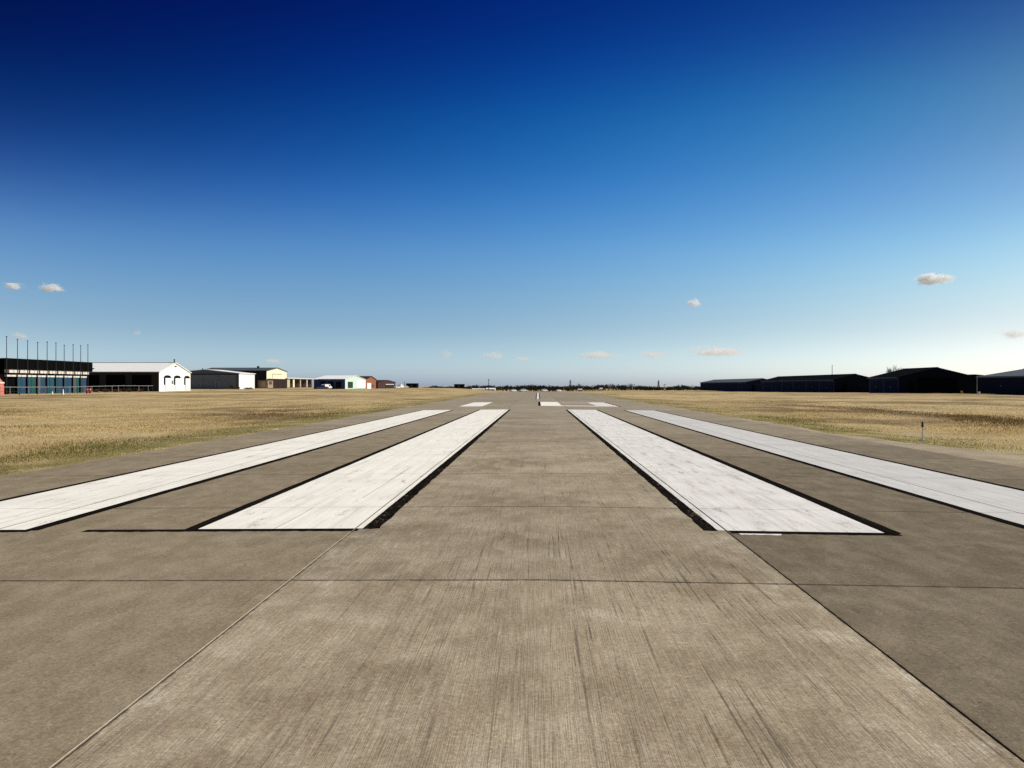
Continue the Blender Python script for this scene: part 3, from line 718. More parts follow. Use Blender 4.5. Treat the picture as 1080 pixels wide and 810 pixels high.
# --- blue walled hangar with white roof and mint gable
XM = -87.0; y0m = Yat(364, XM); y1m = Yat(385.5, XM); zmn = Zat(409.3, XM, y0m)
mh = thing('mint_hangar', 'hangar with white roof, dark blue side wall and mint green gable', 'hangar', (XM - 10, (y0m + y1m) / 2, zmn))
em = Zat(399.9, XM, y0m) - zmn; rm = Zat(396.2, XM, (y0m + y1m) / 2) - zmn
gable(mh, 'X', Xat(331, y0m), XM, y0m, y1m, zmn, em, rm, M['navy2'], M['mint'], M['roof_white'], .3)
q = MB(); q.box(XM + .02, XM + .1, y0m + 5, y0m + 15, zmn, zmn + 2.9, M['sheet_dark_and_shade']); q.build('hangar_door', mh)
q = MB(); q.box(XM + .02, XM + .12, y0m + 22, y1m - .3, zmn, zmn + em - .2, M['sheet_white']); q.build('white_panel', mh)
for px in (341, 349, 357):
    xx = Xat(px, y0m); q = MB(); q.box(xx - 1.3, xx + 1.3, y0m - .08, y0m - .02, zmn, zmn + 3, M['coal']); q.build('side_door', mh)
# --- orange brick house
XO = -87.0; y0o = Yat(385.7, XO); y1o = Yat(396.6, XO); zo_ = Zat(410, XO, y0o)
oh = thing('orange_brick_building', 'orange brick gabled building between the mint hangar and maroon hangar', 'building', (XO - 6, (y0o + y1o) / 2, zo_))
eo = Zat(400.2, XO, y0o) - zo_; ro = Zat(396.9, XO, (y0o + y1o) / 2) - zo_
gable(oh, 'X', XO - 14, XO, y0o, y1o, zo_, eo, ro, M['orange'], M['orange'], M['maroon'], .4)
q = MB(); q.box(XO + .02, XO + .14, y0o + 3, y0o + 12.5, zo_, zo_ + 2.9, M['sheet_white']); q.build('white_door', oh)
q = MB(); q.box(XO + .02, XO + .10, y0o + 15, y0o + 20, zo_ + .9, zo_ + 2.1, M['glass']); q.build('window', oh)
# --- maroon hangar
XR = -86.5; y0r = Yat(398.3, XR); y1r = Yat(417, XR); zr = Zat(410.3, XR, y0r)
rh = thing('maroon_hangar', 'dark red hangar at the far right end of the left hangar line', 'hangar', (XR - 8, (y0r + y1r) / 2, zr))
gable(rh, 'X', XR - 16, XR, y0r, y1r, zr, Zat(402.8, XR, y0r) - zr, Zat(401.0, XR, (y0r + y1r) / 2) - zr, M['maroon_dark'], M['maroon'], M['maroon'], .4)
q = MB(); q.box(XR + .02, XR + .14, y0r + 22, y1r - 6, zr, zr + 2.3, M['maroon_dark']); dd = q.build('hangar_door', rh)
q = MB(); q.box(XR + .15, XR + .22, y0r + 22, y1r - 6, zr + 2.35, zr + 2.7, M['pale']); q.build('door_track', rh)

# --- right hand hangars (ridge along the runway)
def right_hangar(label, x0, x1, pn, pf, base_py, eave_py, ridge_py, wall, end, roof, xr=None, name='dark_hangar'):
    yn, yf = (Yat(pn, x0), Yat(pf, x0))
    zb = Zat(base_py, x0, yn); xm = (x0 + x1) / 2 if xr is None else xr
    r = thing(name, label, 'hangar', (xm, (yn + yf) / 2, zb))
    e, rg_ = Zat(eave_py, x0, yn) - zb, Zat(ridge_py, xm, yn) - zb
    gable(r, 'Y', yn, yf, x0, x1, zb, e, rg_, M[wall], M[end], M[roof], .3, .14, xm)
    ridge_cap(r, 'Y', yn - .3, yf + .3, xm, zb + rg_ + .15, M['roof_slate'] if roof == 'roof_slate' else M['coal'])
    # tall doors in the runway wall and the near gable, with handles
    n = max(2, int((yf - yn) / 11)); st = (yf - yn) / n
    for k in range(n):
        q = MB(); q.box(x0 - .08, x0 - .02, yn + st * k + 1.0, yn + st * (k + 1) - 1.0, zb, zb + e * .80, M['navy_x'] if wall != 'coal' else M['black_sheet']); d = q.build('bifold_door', r)
        q = MB(); q.box(x0 - .14, x0 - .09, yn + st * (k + .5) - .15, yn + st * (k + .5) + .15, zb + 1, zb + 1.15, M['galv']); q.build('handle', d)
    q = MB(); q.box(x0 + 2, x0 + 3, yn - .08, yn - .02, zb, zb + 2.1, M['black_sheet']); q.build('door', r)
    q = MB(); q.box(x0 - .42, x0 - .31, yn, yf, zb + e - .14, zb + e - .02, M['sheet_grey']); q.build('gutter', r)
    return r, zb, e, rg_, yn, yf
HX = 75.0
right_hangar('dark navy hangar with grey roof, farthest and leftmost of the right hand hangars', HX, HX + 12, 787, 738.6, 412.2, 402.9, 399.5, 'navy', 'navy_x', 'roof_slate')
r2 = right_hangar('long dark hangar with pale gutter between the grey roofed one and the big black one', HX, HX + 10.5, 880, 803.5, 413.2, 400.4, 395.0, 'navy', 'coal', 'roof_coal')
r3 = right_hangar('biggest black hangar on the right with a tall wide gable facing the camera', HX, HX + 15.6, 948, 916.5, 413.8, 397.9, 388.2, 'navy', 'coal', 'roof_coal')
q = MB(); q.box(HX + 3.8, HX + 11.8, r3[4] - .1, r3[4] - .02, r3[1], r3[1] + 3.1, M['black_sheet']); q.build('hangar_door', r3[0])
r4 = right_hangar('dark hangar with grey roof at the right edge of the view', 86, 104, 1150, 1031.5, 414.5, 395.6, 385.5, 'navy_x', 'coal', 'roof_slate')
# lean-to joining the big black hangar to its right
yq = r3[4] + 1.0; xq0, xq1 = HX + 15.9, HX + 19.2; zq = r3[1]
lt = thing('lean_to', 'low flat black lean-to against the right side of the biggest black hangar', 'shed', (xq0 + 1.5, yq + 5, zq))
q = MB(); q.box(xq0, xq1, yq, yq + 10, zq - .3, zq + 3.3, M['coal']); q.build('wall', lt)
q = MB(); q.prism([(xq0, yq - .2, zq + 3.32), (xq0, yq - .2, zq + 3.75), (xq1 + .3, yq - .2, zq + 3.45), (xq1 + .3, yq - .2, zq + 3.32)], (0, 10.4, 0), M['roof_coal']); q.build('roof', lt)
q = MB(); q.box(xq0 + .6, xq0 + 1.6, yq - .06, yq - .01, zq, zq + 2.1, M['black_sheet']); q.build('door', lt)

# ------------------------------------------------------------------ poles, masts, lights
def pole_thing(name, label, cat, px, Y, py_top, r, m, base_py=None, group=None):
    X = Xat(px, Y); z = tz(X, Y); zt = Zat(py_top, X, Y)
    q = MB(); q.tube((X, Y, z - .3), (X, Y, zt), r, r * .7, M[m], 8); q.lathe((X, Y, z), [(r * 2.2, 0), (r * 2.2, .08), (r * 1.2, .16)], M[m], 8)
    q.lathe((X, Y, zt), [(r * .8, 0), (r * 1.2, .05), (.01, .2)], M[m], 8)
    return X, z, zt, q
X, z, zt, q = pole_thing('', '', '', 877.6, 232, 385.3, .10, 'pole'); o = q.build('antenna_pole', None, (X, 232, z)); tag(o, 'thin tall antenna pole rising behind the long dark hangar on the right', 'pole')
X, z, zt, q = pole_thing('', '', '', 1030.4, 150, 398, .07, 'galv'); o = q.build('utility_pole', None, (X, 150, z)); tag(o, 'slim grey pole between the biggest black hangar and the edge hangar', 'pole')
X, z, zt, q = pole_thing('', '', '', 426.4, 520, 402.5, .2, 'pole'); o = q.build('utility_pole', None, (X, 520, z)); tag(o, 'short dark pole beside the white cars past the maroon hangar', 'pole')
def lattice(label, px, Y, py_top, wpx):
    X = Xat(px, Y); z = tz(X, Y); zt = Zat(py_top, X, Y); w = wpx / F * Y / 2
    r = thing('lattice_mast', label, 'mast', (X, Y, z))
    for sx in (-1, 1):
        for sy in (-1, 1):
            q = MB(); q.tube((X + sx * w, Y + sy * w, z - .3), (X + sx * w * .12, Y + sy * w * .12, zt), .24, .18, M['pole'], 5); q.build('leg', r)
    q = MB(); n = 7
    for k in range(n):
        f0, f1 = k / n, (k + 1) / n
        for sy in (-1, 1):
            a, b2_ = w * (1 - .88 * f0), w * (1 - .88 * f1); za, zb_ = z + (zt - z) * f0, z + (zt - z) * f1
            q.tube((X - a, Y + sy * a, za), (X + b2_, Y + sy * b2_, zb_), .13, .13, M['pole'], 4); q.tube((X + a, Y + sy * a, za), (X - b2_, Y + sy * b2_, zb_), .13, .13, M['pole'], 4)
            q.tube((X - a, Y + sy * a, za), (X + a, Y + sy * a, za), .13, .13, M['pole'], 4)
    q.build('bracing', r)
    q = MB(); q.box(X - w * .9, X + w * .9, Y - .15, Y + .15, z + (zt - z) * .80, z + (zt - z) * .83, M['pole']); q.build('crossarm', r)
lattice('lattice mast above the tree line just right of the runway centre', 601.5, 760, 400.6, 3.2)
lattice('lattice mast above the trees left of the navy grey-roofed hangar', 694.5, 760, 400.9, 2.8)
X, z, zt, q = pole_thing('', '', '', 515.3, 640, 401, .28, 'pole'); q.box(X - .6, X + .6, 639.8, 640.2, zt, zt + .7, M['galv']); o = q.build('light_pole', None, (X, 640, z)); tag(o, 'tall dark pole with a pale head above the far white houses', 'pole')
X, z, zt, q = pole_thing('', '', '', 701.0, 420, 405.0, .11, 'pole'); q.box(X - .7, X + .7, 419.9, 420.1, zt - .5, zt - .3, M['pole'])
o = q.build('utility_pole', None, (X, 420, z)); tag(o, 'short utility pole with pale foot in the right grass near the trees', 'pole')
q = MB(); q.box(X - .45, X + .45, 419.6, 420.4, z, z + 1.3, M['pale']); q.build('foot_box', o)
# windsock
X = Xat(579, 330); Y = 330; z = tz(X, Y); zt = Zat(405.6, X, Y)
ws = thing('windsock', 'white windsock on a dark pole right of the runway end', 'windsock', (X, Y, z))
q = MB(); q.tube((X, Y, z - .2), (X, Y, zt), .09, .07, M['pole']); q.build('pole', ws)
q = MB(); q.tube((X + .1, Y, zt - .15), (X + 1.5, Y, zt - .5), .32, .16, M['orange_plastic'], 12); q.build('sock', ws)
q = MB(); q.lathe((X, Y, zt - .02), [(.12, 0), (.12, .1), (.03, .2)], M['galv'], 8); q.build('swivel', ws)
# runway edge light stake on the right
Yp = 24.3; Xp = Xat(972.3, Yp); zp_ = tz(Xp, Yp)
el = thing('edge_light', 'slim pale runway edge light stake with dark head in the right grass', 'edge light', (Xp, Yp, zp_))
q = MB(); q.lathe((Xp, Yp, zp_ - .02), [(.11, 0), (.11, .035), (.05, .05)], M['galv'], 16); q.build('base_plate', el)
q = MB(); q.tube((Xp, Yp, zp_), (Xp, Yp, zp_ + .40), .017, .016, M['pale'], 12); q.build('stem', el)
q = MB(); q.lathe((Xp, Yp, zp_ + .40), [(.018, 0), (.036, .01), (.038, .05), (.028, .06)], M['pole'], 16); q.build('collar', el)
q = MB(); q.lathe((Xp, Yp, zp_ + .46), [(.028, 0), (.034, .03), (.032, .07), (.02, .10), (.004, .112)], M['glass'], 16); q.build('lens', el)

# ------------------------------------------------------------------ vehicles
def car(label, cat, X, Y, rz, paint_, kind='car', group=None, name=None):
    z = tz(X, Y) if abs(X) > HALF else surf(X, Y)
    L, W, H = {'car': (4.5, 1.8, 1.5), 'pickup': (5.4, 1.9, 1.8), 'van': (5.4, 2.0, 2.2)}[kind]
    r = thing(name or {'car': 'parked_car', 'pickup': 'pickup_truck', 'van': 'white_van'}[kind], label, cat, (X, Y, z), group)
    prof = {'car': [(-2.2, .35), (-2.25, .8), (-1.7, .95), (-1.0, 1.45), (.6, 1.5), (1.25, 1.0), (2.1, .85), (2.25, .6), (2.2, .35)],
            'pickup': [(-2.7, .5), (-2.7, 1.1), (-.7, 1.1), (-.6, 1.75), (.8, 1.8), (1.3, 1.15), (2.55, 1.05), (2.7, .7), (2.65, .5)],
            'van': [(-2.7, .4), (-2.7, 2.1), (-2.5, 2.2), (1.2, 2.2), (1.9, 1.3), (2.6, 1.1), (2.7, .7), (2.65, .4)]}[kind]
    win = {'car': [(-1.35, 1.0), (-.95, 1.36), (.55, 1.4), (.95, 1.02)], 'pickup': [(-.5, 1.2), (-.45, 1.65), (.7, 1.68), (1.05, 1.2)], 'van': [(.2, 1.35), (.2, 2.0), (1.15, 2.0), (1.6, 1.38)]}[kind]
    ca, sa = math.cos(rz), math.sin(rz)
    T = lambda u, v, w: (X + u * ca - v * sa, Y + u * sa + v * ca, z + w)
    def lp(q, pts, v0, v1, m):
        ring = [T(u, v0, w) for u, w in pts]; a = T(0, v0, 0); b_ = T(0, v1, 0); q.prism(ring, tuple(j - i for i, j in zip(a, b_)), m)
    q = MB(); lp(q, prof, -W / 2, W / 2, M[paint_]); q.build('body', r)
    for s in (-1, 1):
        q = MB(); lp(q, win, s * (W / 2 + .01), s * (W / 2 + .02), M['glass']); q.build('side_window', r)
        for u in (-L * .30, L * .31):
            q = MB(); ring = [T(u + .33 * math.cos(t), s * (W / 2 - .15), .33 + .33 * math.sin(t)) for t in [i * math.pi / 8 for i in range(16)]]
            a, b_ = T(0, 0, 0), T(0, s * .18, 0); q.prism(ring, tuple(j - i for i, j in zip(a, b_)), M['rubber']); w_ = q.build('wheel', r)
            q = MB(); ring = [T(u + .18 * math.cos(t), s * (W / 2 + .035), .33 + .18 * math.sin(t)) for t in [i * math.pi / 6 for i in range(12)]]
            a, b_ = T(0, 0, 0), T(0, s * .012, 0); q.prism(ring, tuple(j - i for i, j in zip(a, b_)), M['galv']); q.build('rim', w_)
    fx = {'car': [(1.0, 1.17), (.68, 1.44)], 'pickup': [(1.26, 1.25), (.9, 1.72)], 'van': [(1.9, 1.36), (1.3, 2.1)]}[kind]
    q = MB(); (u0, w0), (u1, w1) = fx; q.poly([T(u0 + .06, -W * .42, w0), T(u0 + .06, W * .42, w0), T(u1 + .05, W * .40, w1), T(u1 + .05, -W * .40, w1)], M['glass']); q.build('windscreen', r)
    for s in (-1, 1):
        a = prof[-2][0]; q = MB(); c = T(a + .01, s * W * .36, .68); q.box(c[0] - .12, c[0] + .12, c[1] - .12, c[1] + .12, c[2] - .07, c[2] + .07, M['galv']); q.build('headlight', r)
    return r
car('white car standing across the far end of the runway', 'car', Xat(552, 440), 440, R(42), 'car_white')
car('white car facing the camera left of the far runway end', 'car', Xat(541.5, 470), 470, R(48), 'car_white')
car('blue pickup with bright cab parked in front of the mint gabled hangar', 'pickup truck', Xat(340.0, 352), 352, R(10), 'car_blue', 'pickup')
car('white van parked beside the blue pickup by the shed row', 'van', Xat(344.6, 358), 358, R(70), 'car_white', 'van')
car('white car nearest the maroon hangar wall', 'car', Xat(419, 470), 470, R(60), 'car_white', group='cars past the maroon hangar')
car('white van just right of the maroon hangar', 'van', Xat(423, 500), 500, R(75), 'car_white', 'van', group='cars past the maroon hangar')
car('white car left of the dark box building', 'car', Xat(427.6, 540), 540, R(40), 'car_white', group='cars past the maroon hangar')
car('small white car half hidden right of the runway centreline far away', 'car', Xat(574, 480), 480, R(45), 'car_white')
car('pale car in the far grass right of the windsock', 'car', Xat(589.5, 520), 520, R(45), 'car_white')

# ------------------------------------------------------------------ far buildings
def far_house(name, label, px0, px1, Y, base_py, eave_py, ridge_py, wall, roof, cat='house', windows=2):
    X0, X1 = Xat(px0, Y), Xat(px1, Y); zb = Zat(base_py, X0, Y) 
    zg_ = tz((X0 + X1) / 2, Y); zb = min(zb, zg_ + .3)
    r = thing(name, label, cat, ((X0 + X1) / 2, Y + 4, zb))
    e, rg_ = Zat(eave_py, X0, Y) - zb, Zat(ridge_py, X0, Y + 4) - zb
    gable(r, 'X', X0, X1, Y, Y + 8, zb, e, max(rg_, e + .5), M[wall], M[wall], M[roof], .3)
    for k in range(windows):
        xx = X0 + (X1 - X0) * (k + .5) / windows
        q = MB(); q.box(xx - .8, xx + .8, Y - .06, Y - .01, zb + max(.6, e - 2.0), zb + e - .5, M['glass']); q.build('window', r)
    return r
far_house('box_building', 'dark box building left of the wood, nearer the maroon hangar', 428.2, 439.6, 560, 410.5, 405.2, 404.8, 'coal', 'roof_coal', 'building', 1)
far_house('box_building', 'dark box building standing alone before the trees left of the runway', 479, 489, 640, 411, 405.9, 405.5, 'coal', 'roof_coal', 'building', 1)
far_house('far_house', 'low pale house in the far grass right of the maroon hangar', 442, 450, 600, 412, 410.6, 409.9, 'sheet_white', 'pale')
far_house('far_house', 'small pale house between the two dark box buildings', 468.5, 472.5, 640, 412, 410.4, 409.6, 'sheet_white', 'pale', windows=1)
far_house('far_house', 'long pale roofed house left of the far light pole', 498, 510.5, 650, 412.6, 410.6, 409.8, 'cream2', 'roof_white', windows=3)
far_house('far_house', 'white house under the far light pole', 512.5, 522, 655, 412.6, 410.4, 409.3, 'sheet_white', 'roof_white')
far_house('far_house', 'small pale house at the edge of the trees right of the mast', 610, 614, 660, 412.4, 411, 410.2, 'cream2', 'pale', windows=1)
far_house('far_house', 'tiny white hut in the grass before the right tree line', 633, 635.5, 560, 412, 410, 409.5, 'sheet_white', 'pale', 'hut', 1)

# ------------------------------------------------------------------ vegetation
def leaf_cloud(mb, c, rx, ry, rz, n, s, m, rg):
    for _ in range(n):
        while True:
            u = Vector((rg.uniform(-1, 1), rg.uniform(-1, 1), rg.uniform(-1, 1)))
            if u.length < 1: break
        p = Vector((c[0] + u.x * rx, c[1] + u.y * ry, c[2] + u.z * rz))
        a = Vector((rg.gauss(0, 1), rg.gauss(0, 1), rg.gauss(0, 1))).normalized(); b_ = a.orthogonal().normalized(); k = s * rg.uniform(.5, 1.3)
        mb.poly([p + a * k, p + b_ * k * .6, p - a * k, p - b_ * k * .6], m)
rg = random.Random(21)
tl = MB()
for i in range(640):
    px = rg.uniform(405, 775); Y = rg.uniform(690, 980); X = Xat(px, Y); z = tz(X, Y)
    lift = 1 + .30 * mnoise.noise((px * .035, 2.2, 0)) + .22 * mnoise.noise((px * .13, 5.2, 0))
    if 460 < px < 500 : lift *= .72
    if px < 455: lift *= .62
    if 640 < px < 668: lift *= 1.14
    if 675 < px: lift *= .86
    H = (Zat(405.6, X, Y) - z) * lift * rg.uniform(.80, 1.06)
    if H < 1.5: continue
    w = rg.uniform(1.8, 4.4)
    for k in range(rg.randint(2, 4)):
        leaf_cloud(tl, (X + rg.uniform(-w, w) * .7, Y + rg.uniform(-2, 2), z + H * rg.uniform(.35, .72)), w * .75, w * .75, H * .28, 24, .55, M['tree'], rg)
    tl.tube((X, Y, z - .2), (X, Y, z + H * .6), .22, .1, M['bark'], 5)
tlo = tl.build('tree_line'); tag(tlo, 'dark wood of bare and scrubby trees along the far horizon', 'trees', kind='stuff')
# bare tree behind the big black hangar
def bare_tree(label, X, Y, top, spread, seed):
    rg_ = random.Random(seed); z = tz(X, Y); H = top - z
    r = thing('bare_tree', label, 'tree', (X, Y, z))
    t = MB(); t.tube((X, Y, z - .3), (X, Y, z + H * .42), .22, .14, M['bark'], 8); t.build('trunk', r)
    c = MB()
    def br(p, d, L, rad, dep):
        e = p + d * L; c.tube(p, e, rad, rad * .6, M['bark'], 5)
        if dep == 0: return
        for _ in range(rg_.randint(3, 4)):
            nd = (d + Vector((rg_.gauss(0, .5), rg_.gauss(0, .5), rg_.gauss(.1, .3)))).normalized(); br(p + d * L * rg_.uniform(.55, 1), nd, L * rg_.uniform(.6, .8), rad * .6, dep - 1)
    for k in range(5):
        a = k * 1.26 + rg_.uniform(-.3, .3); br(Vector((X, Y, z + H * rg_.uniform(.3, .42))), Vector((math.cos(a) * spread, math.sin(a) * spread, .9)).normalized(), H * .24, .11, 4)
    c.build('crown', r)
Xt = Xat(943, 240); bare_tree('bare leafless tree poking up behind the biggest black hangar', Xt, 240, Zat(384.8, Xt, 240), .5, 5)
def bush(label, px, Y, wpx, hpx, m, seed, group=None):
    X = Xat(px, Y); z = tz(X, Y); w = wpx / F * Y / 2; h = hpx / F * Y
    rg_ = random.Random(seed)
    r = thing('shrub', label, 'shrub', (X, Y, z), group)
    q = MB(); 
    for k in range(5): leaf_cloud(q, (X + rg_.uniform(-w, w) * .6, Y + rg_.uniform(-.5, .5), z + h * rg_.uniform(.3, .62)), w * .5, .6, h * .36, 50, .13, M[m], rg_)
    q.build('crown', r)
    q = MB()
    for k in range(6): q.tube((X + rg_.uniform(-.2, .2), Y, z - .1), (X + rg_.uniform(-w, w) * .7, Y + rg_.uniform(-.3, .3), z + h * .7), .03, .012, M['bark'], 5)
    q.build('stem', r)
bush('dark bush in front of the grey hangar door', 245.5, y0g - 4, 7, 5, 'bush', 1)
bush('smaller dark bush beside the grey hangar white wall', 250, y0g - 6, 4, 3.2, 'bush', 2)
bush('low dark scrub at the foot of the white side wall', 262, y0g - 8, 14, 2.2, 'bush', 3)
for i, (px, lab) in enumerate(((102, 'rusty weed clump by the fence, nearest the black hangar row'), (112, 'rusty weed clump by the fence, left of the white hangar middle'), (124, 'rusty weed clump by the fence below the middle of the dark hangar wall'), (137, 'rusty weed clump by the fence, second from the white gable'), (148, 'rusty weed clump by the fence closest to the white gable'))):
    bush(lab, px, 168 + i, 8, 4.2, 'rust' if i % 2 == 0 else 'bush', 30 + i, 'weed clumps along the fence')
# small things by the fence
for i, (px, lab) in enumerate(((91.8, 'red post left of its pair at the right end of the black hangar row'), (94.8, 'red post right of its pair at the right end of the black hangar row'))):
    Y = 150 + i * 2; X = Xat(px, Y); z = tz(X, Y); q = MB(); q.lathe((X, Y, z - .05), [(.2, 0), (.2, 1.0), (.16, 1.12), (.05, 1.18)], M['red'], 14); o = q.build('red_post', None, (X, Y, z)); tag(o, lab, 'post', 'red posts by the fence')
    q = MB(); q.lathe((X, Y, z + .7), [(.206, 0), (.206, .14)], M['pale'], 14); q.build('band', o)
for px, lab, hh in ((55, 'small white marker cone in the grass before the teal doors', .55), (66.4, 'white upright marker by the fence before the teal doors', 1.0)):
    Y = 140; X = Xat(px, Y); z = tz(X, Y); q = MB(); q.lathe((X, Y, z), [(.24, 0), (.24, .04), (.17, .06), (.06, hh), (.02, hh + .03)], M['sheet_white'], 14); o = q.build('marker_cone', None, (X, Y, z)); tag(o, lab, 'marker')
for px, Y, lab, m in ((1014, 160, 'small yellow drum standing in for a light at the foot of the biggest black hangar', 'yellow'), (1032.5, 148, 'pale barrel beside the slim grey pole on the right', 'pale')):  # the yellow drum stands in for a small yellow light
    X = Xat(px, Y); z = max(tz(X, Y), r3[1] - .1); q = MB(); q.lathe((X, Y, tz(X, Y)), [(a_ * .62, b_ * .6) for a_, b_ in [(.28, 0), (.30, .02), (.29, .3), (.31, .32), (.29, .34), (.29, .6), (.31, .62), (.29, .64), (.30, .88), (.26, .9)]], M[m], 16); o = q.build('barrel', None, (X, Y, tz(X, Y))); tag(o, lab, 'barrel')

# ------------------------------------------------------------------ clouds
def cloud(label, px, py, wpx, hpx, m='cloud', Y=5200):
    X = Xat(px, Y); Z = Zat(py, X, Y); k = Y / F
    bm = bmesh.new(); bmesh.ops.create_icosphere(bm, subdivisions=3, radius=1.0)
    me = bpy.data.meshes.new('cloud'); bm.to_mesh(me); bm.free(); me.materials.append(M[m])
    o = bpy.data.objects.new('cloud', me); COL.objects.link(o); o.location = (X, Y, Z)
    o.scale = (wpx * k * .62, wpx * k * .5, hpx * k * .75); tag(o, label, 'cloud', 'small fair weather clouds')
cloud('largest bright puffy cloud high on the right', 983, 295, 38, 13)
cloud('small round cloud above the runway, right of centre', 731, 320.5, 16, 9)
cloud('small cloud at the left, right one of the close pair', 54, 304, 26, 9)
cloud('small cloud touching the left edge of the view', 14, 302, 24, 7)
cloud('faint cloud just above the tall poles', 21, 354.5, 24, 8, 'wisp')
cloud('faint tiny cloud high above the white hangar', 145, 351, 12, 6, 'wisp')
cloud('long low cloud over the runway right of centre, widest of the low ones', 754, 371, 64, 11, 'wisp')
cloud('low thin cloud above the right grass, middle of three', 689, 374, 38, 7, 'wisp')
cloud('low thin cloud above the right lattice masts, leftmost of three', 632, 375, 46, 8, 'wisp')
cloud('pale cloud at the right edge above the grey roofed hangar', 1069, 353, 34, 10, 'wisp')
cloud('faint low cloud left of centre above the far houses', 520, 375.5, 26, 9, 'wisp')
cloud('faint low cloud directly above the runway end', 551, 378.5, 20, 6, 'wisp')
cloud('faint upright cloud above the dark box buildings', 471, 374, 16, 9, 'wisp')
cloud('thin pale cloud just above the cream hangar roof', 289, 381, 26, 5, 'wisp')

# ------------------------------------------------------------------ light
SUN_AZ, SUN_EL = R(76), R(39)               # azimuth measured from the runway direction towards the right
sd = bpy.data.lights.new('sun', 'SUN'); so = bpy.data.objects.new('sun', sd); COL.objects.link(so)
sd.energy = 5.0; sd.angle = R(.5); sd.color = (1, .945, .85)
dirv = Vector((math.sin(SUN_AZ) * math.cos(SUN_EL), math.cos(SUN_AZ) * math.cos(SUN_EL), math.sin(SUN_EL)))
so.rotation_euler = (-dirv).to_track_quat('-Z', 'Y').to_euler()
w = bpy.data.worlds.new('World'); scene.world = w; w.use_nodes = True
nt = w.node_tree; bg = nt.nodes['Background']
sky = nt.nodes.new('ShaderNodeTexSky'); sky.sky_type = 'NISHITA'; sky.sun_disc = False
sky.sun_elevation = SUN_EL; sky.sun_rotation = SUN_AZ
sky.altitude = 400; sky.air_density = 1.0; sky.dust_density = 0.6; sky.ozone_density = 2.0
# a polarised, contrasty sky: the Nishita radiance raised to a power per channel and
# graded by the elevation of the viewing direction
EXPO = 0.0
SKY_STR = 0.10
GAM = (2.7, 2.3, 1.5)
TAB = [(0.43, 0.185, 0.32, 0.49), (0.395, 0.2847, 0.4389, 0.5704), (0.314, 0.7909, 1.1402, 0.84), (0.219, 2.7907, 2.0335, 1.2272), (0.158, 3.8459, 2.2565, 1.3303), (0.105, 3.2155, 1.9273, 1.3215), (0.061, 2.2702, 1.6234, 1.424), (0.015, 1.9292, 2.0431, 2.2702)][::-1]
CORR = [(0.43, 1.6, 1.85, 1.22), (0.395, 1.6, 1.85, 1.25), (0.314, 1.56, 1.55, 1.19), (0.219, 1.24, 1.16, 1.11), (0.158, 1.17, 1.15, 1.12), (0.105, 1.20, 1.14, 1.07), (0.061, 1.22, 1.14, 1.03), (0.015, 1.36, 1.30, 1.15)][::-1]
TAB = [(t[0], t[1] * c[1], t[2] * c[2], t[3] * c[3]) for t, c in zip(TAB, CORR)]
TAB = [(-1.0,) + TAB[0][1:]] + TAB + [(1.0,) + TAB[-1][1:]]
zz = np.linspace(0.0, 0.46, 200)
kern = np.exp(-0.5 * (np.arange(-18, 19) / 7.0) ** 2); kern /= kern.sum()
tabs = []
for c in range(3):
    lg = np.interp(zz, [t[0] for t in TAB], np.log([t[1 + c] for t in TAB]))
    lg = np.convolve(np.pad(lg, 18, mode='edge'), kern, mode='valid'); tabs.append(np.exp(lg))
def nn(typ, **k):
    n = nt.nodes.new('ShaderNode' + typ)
    for a_, b_ in k.items(): setattr(n, a_, b_)
    return n
L_ = nt.links.new
sc_ = nn('VectorMath', operation='SCALE'); L_(sky.outputs[0], sc_.inputs[0]); sc_.inputs['Scale'].default_value = SKY_STR
sep0 = nn('SeparateXYZ'); L_(sc_.outputs[0], sep0.inputs[0])
def soft(sock, lim=0.95):            # gentle shoulder so the sky next to the sun stays finite
    a1 = nn('Math', operation='DIVIDE'); L_(sock, a1.inputs[0]); a1.inputs[1].default_value = lim
    a2 = nn('Math', operation='POWER'); L_(a1.outputs[0], a2.inputs[0]); a2.inputs[1].default_value = 4
    a3 = nn('Math', operation='ADD'); L_(a2.outputs[0], a3.inputs[0]); a3.inputs[1].default_value = 1
    a4 = nn('Math', operation='POWER'); L_(a3.outputs[0], a4.inputs[0]); a4.inputs[1].default_value = -.25
    a5 = nn('Math', operation='MULTIPLY'); L_(a4.outputs[0], a5.inputs[0]); L_(sock, a5.inputs[1]); return a5.outputs[0]
SOFT = [soft(sep0.outputs[c]) for c in range(3)]
tcw = nn('TexCoord'); nrm = nn('VectorMath', operation='NORMALIZE'); L_(tcw.outputs['Generated'], nrm.inputs[0])
sz = nn('SeparateXYZ'); L_(nrm.outputs[0], sz.inputs[0])
mr = nn('MapRange'); L_(sz.outputs[2], mr.inputs['Value']); mr.inputs['From Min'].default_value = 0.0; mr.inputs['From Max'].default_value = 0.46
rp = nn('ValToRGB'); L_(mr.outputs[0], rp.inputs[0]); cr = rp.color_ramp; cr.interpolation = 'LINEAR'
NS = 30; MX = 5.0
last_ = cr.elements[1]; last_.position = 1.0; last_.color = (tabs[0][-1] / MX, tabs[1][-1] / MX, tabs[2][-1] / MX, 1)
for i in range(NS - 1):
    k = int(round(i * 199 / (NS - 1))); f = k / 199
    el_ = cr.elements[0] if i == 0 else cr.elements.new(f)
    el_.color = (tabs[0][k] / MX, tabs[1][k] / MX, tabs[2][k] / MX, 1)
sr = nn('SeparateColor'); L_(rp.outputs[0], sr.inputs[0])
cmb = nn('CombineXYZ')
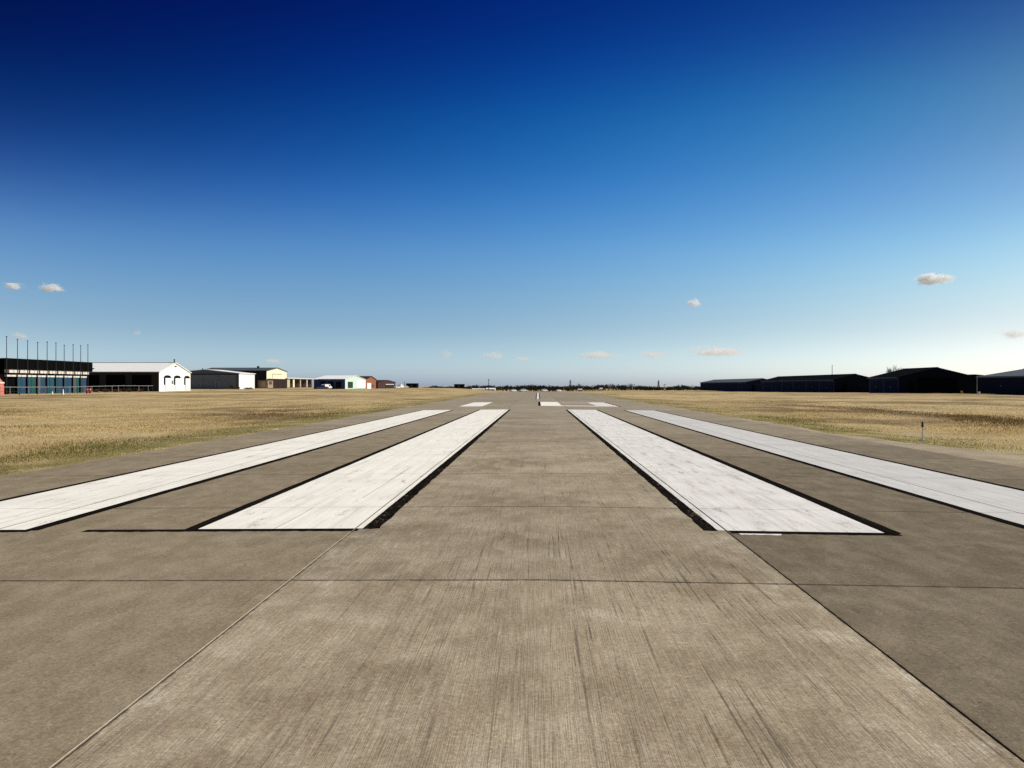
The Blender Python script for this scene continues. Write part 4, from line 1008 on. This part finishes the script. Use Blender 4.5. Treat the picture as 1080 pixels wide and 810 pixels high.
# the blue deepens away from the sun, more so high up (as through a polariser)
dt = nn('VectorMath', operation='DOT_PRODUCT'); L_(nrm.outputs[0], dt.inputs[0]); dt.inputs[1].default_value = (math.sin(SUN_AZ), math.cos(SUN_AZ), 0)
hz = nn('Math', operation='SUBTRACT'); L_(dt.outputs['Value'], hz.inputs[0]); hz.inputs[1].default_value = 0.28
cl = nn('Clamp'); L_(hz.outputs[0], cl.inputs[0]); cl.inputs[1].default_value = -0.8; cl.inputs[2].default_value = 0.45
up = nn('MapRange', interpolation_type='SMOOTHSTEP'); L_(sz.outputs[2], up.inputs['Value']); up.inputs['From Min'].default_value = 0.16; up.inputs['From Max'].default_value = 0.36
kk = nn('Math', operation='MULTIPLY'); L_(cl.outputs[0], kk.inputs[0]); L_(up.outputs[0], kk.inputs[1])
KS = []
m0 = nn('Math', operation='ADD'); L_(cl.outputs[0], m0.inputs[0]); m0.inputs[1].default_value = 0.08
mq = nn('Math', operation='MULTIPLY'); L_(m0.outputs[0], mq.inputs[0]); L_(m0.outputs[0], mq.inputs[1])
up2 = nn('MapRange', interpolation_type='SMOOTHSTEP'); L_(sz.outputs[2], up2.inputs['Value']); up2.inputs['From Min'].default_value = 0.10; up2.inputs['From Max'].default_value = 0.38; up2.inputs['To Min'].default_value = 0.05
for kc, ka, kb in ((1.7, None, None), (1.25, 0.24, -2.6), (0.50, 0.27, -2.3)):
    e0 = nn('Math', operation='MULTIPLY'); L_(kk.outputs[0], e0.inputs[0]); e0.inputs[1].default_value = kc
    if ka is None:
        e1 = nn('MapRange'); L_(cl.outputs[0], e1.inputs['Value']); e1.inputs['From Min'].default_value = -0.05; e1.inputs['From Max'].default_value = 0.41; e1.inputs['To Min'].default_value = -0.24; e1.inputs['To Max'].default_value = 0.42
    else:
        e1 = nn('Math', operation='MULTIPLY_ADD'); L_(mq.outputs[0], e1.inputs[0]); e1.inputs[1].default_value = kb; e1.inputs[2].default_value = ka
    e2 = nn('Math', operation='MULTIPLY'); L_(e1.outputs[0], e2.inputs[0]); L_((up if ka is None else up2).outputs[0], e2.inputs[1])
    ex = nn('Math', operation='ADD'); L_(e0.outputs[0], ex.inputs[0]); L_(e2.outputs[0], ex.inputs[1])
    ee = nn('Math', operation='EXPONENT'); L_(ex.outputs[0], ee.inputs[0]); KS.append(ee.outputs[0])
for c in range(3):
    pw = nn('Math', operation='POWER'); L_(SOFT[c], pw.inputs[0]); pw.inputs[1].default_value = GAM[c]
    ml = nn('Math', operation='MULTIPLY'); L_(pw.outputs[0], ml.inputs[0]); L_(sr.outputs[c], ml.inputs[1])
    m2 = nn('Math', operation='MULTIPLY'); m3 = nn('Math', operation='MULTIPLY'); L_(ml.outputs[0], m3.inputs[0]); L_(KS[c], m3.inputs[1]); L_(m3.outputs[0], m2.inputs[0]); m2.inputs[1].default_value = MX / SKY_STR * 2 ** (-EXPO); L_(m2.outputs[0], cmb.inputs[c])
L_(cmb.outputs[0], bg.inputs['Color'])
bg.inputs['Strength'].default_value = SKY_STR
scene.view_settings.view_transform = 'Standard'; scene.view_settings.look = 'None'
scene.view_settings.exposure = EXPO; scene.view_settings.gamma = 1.0
scene.cycles.sample_clamp_indirect = 4.0
scene.cycles.volume_bounces = 48
scene.cycles.max_bounces = 48; scene.cycles.transparent_max_bounces = 8
scene.cycles.use_denoising = False
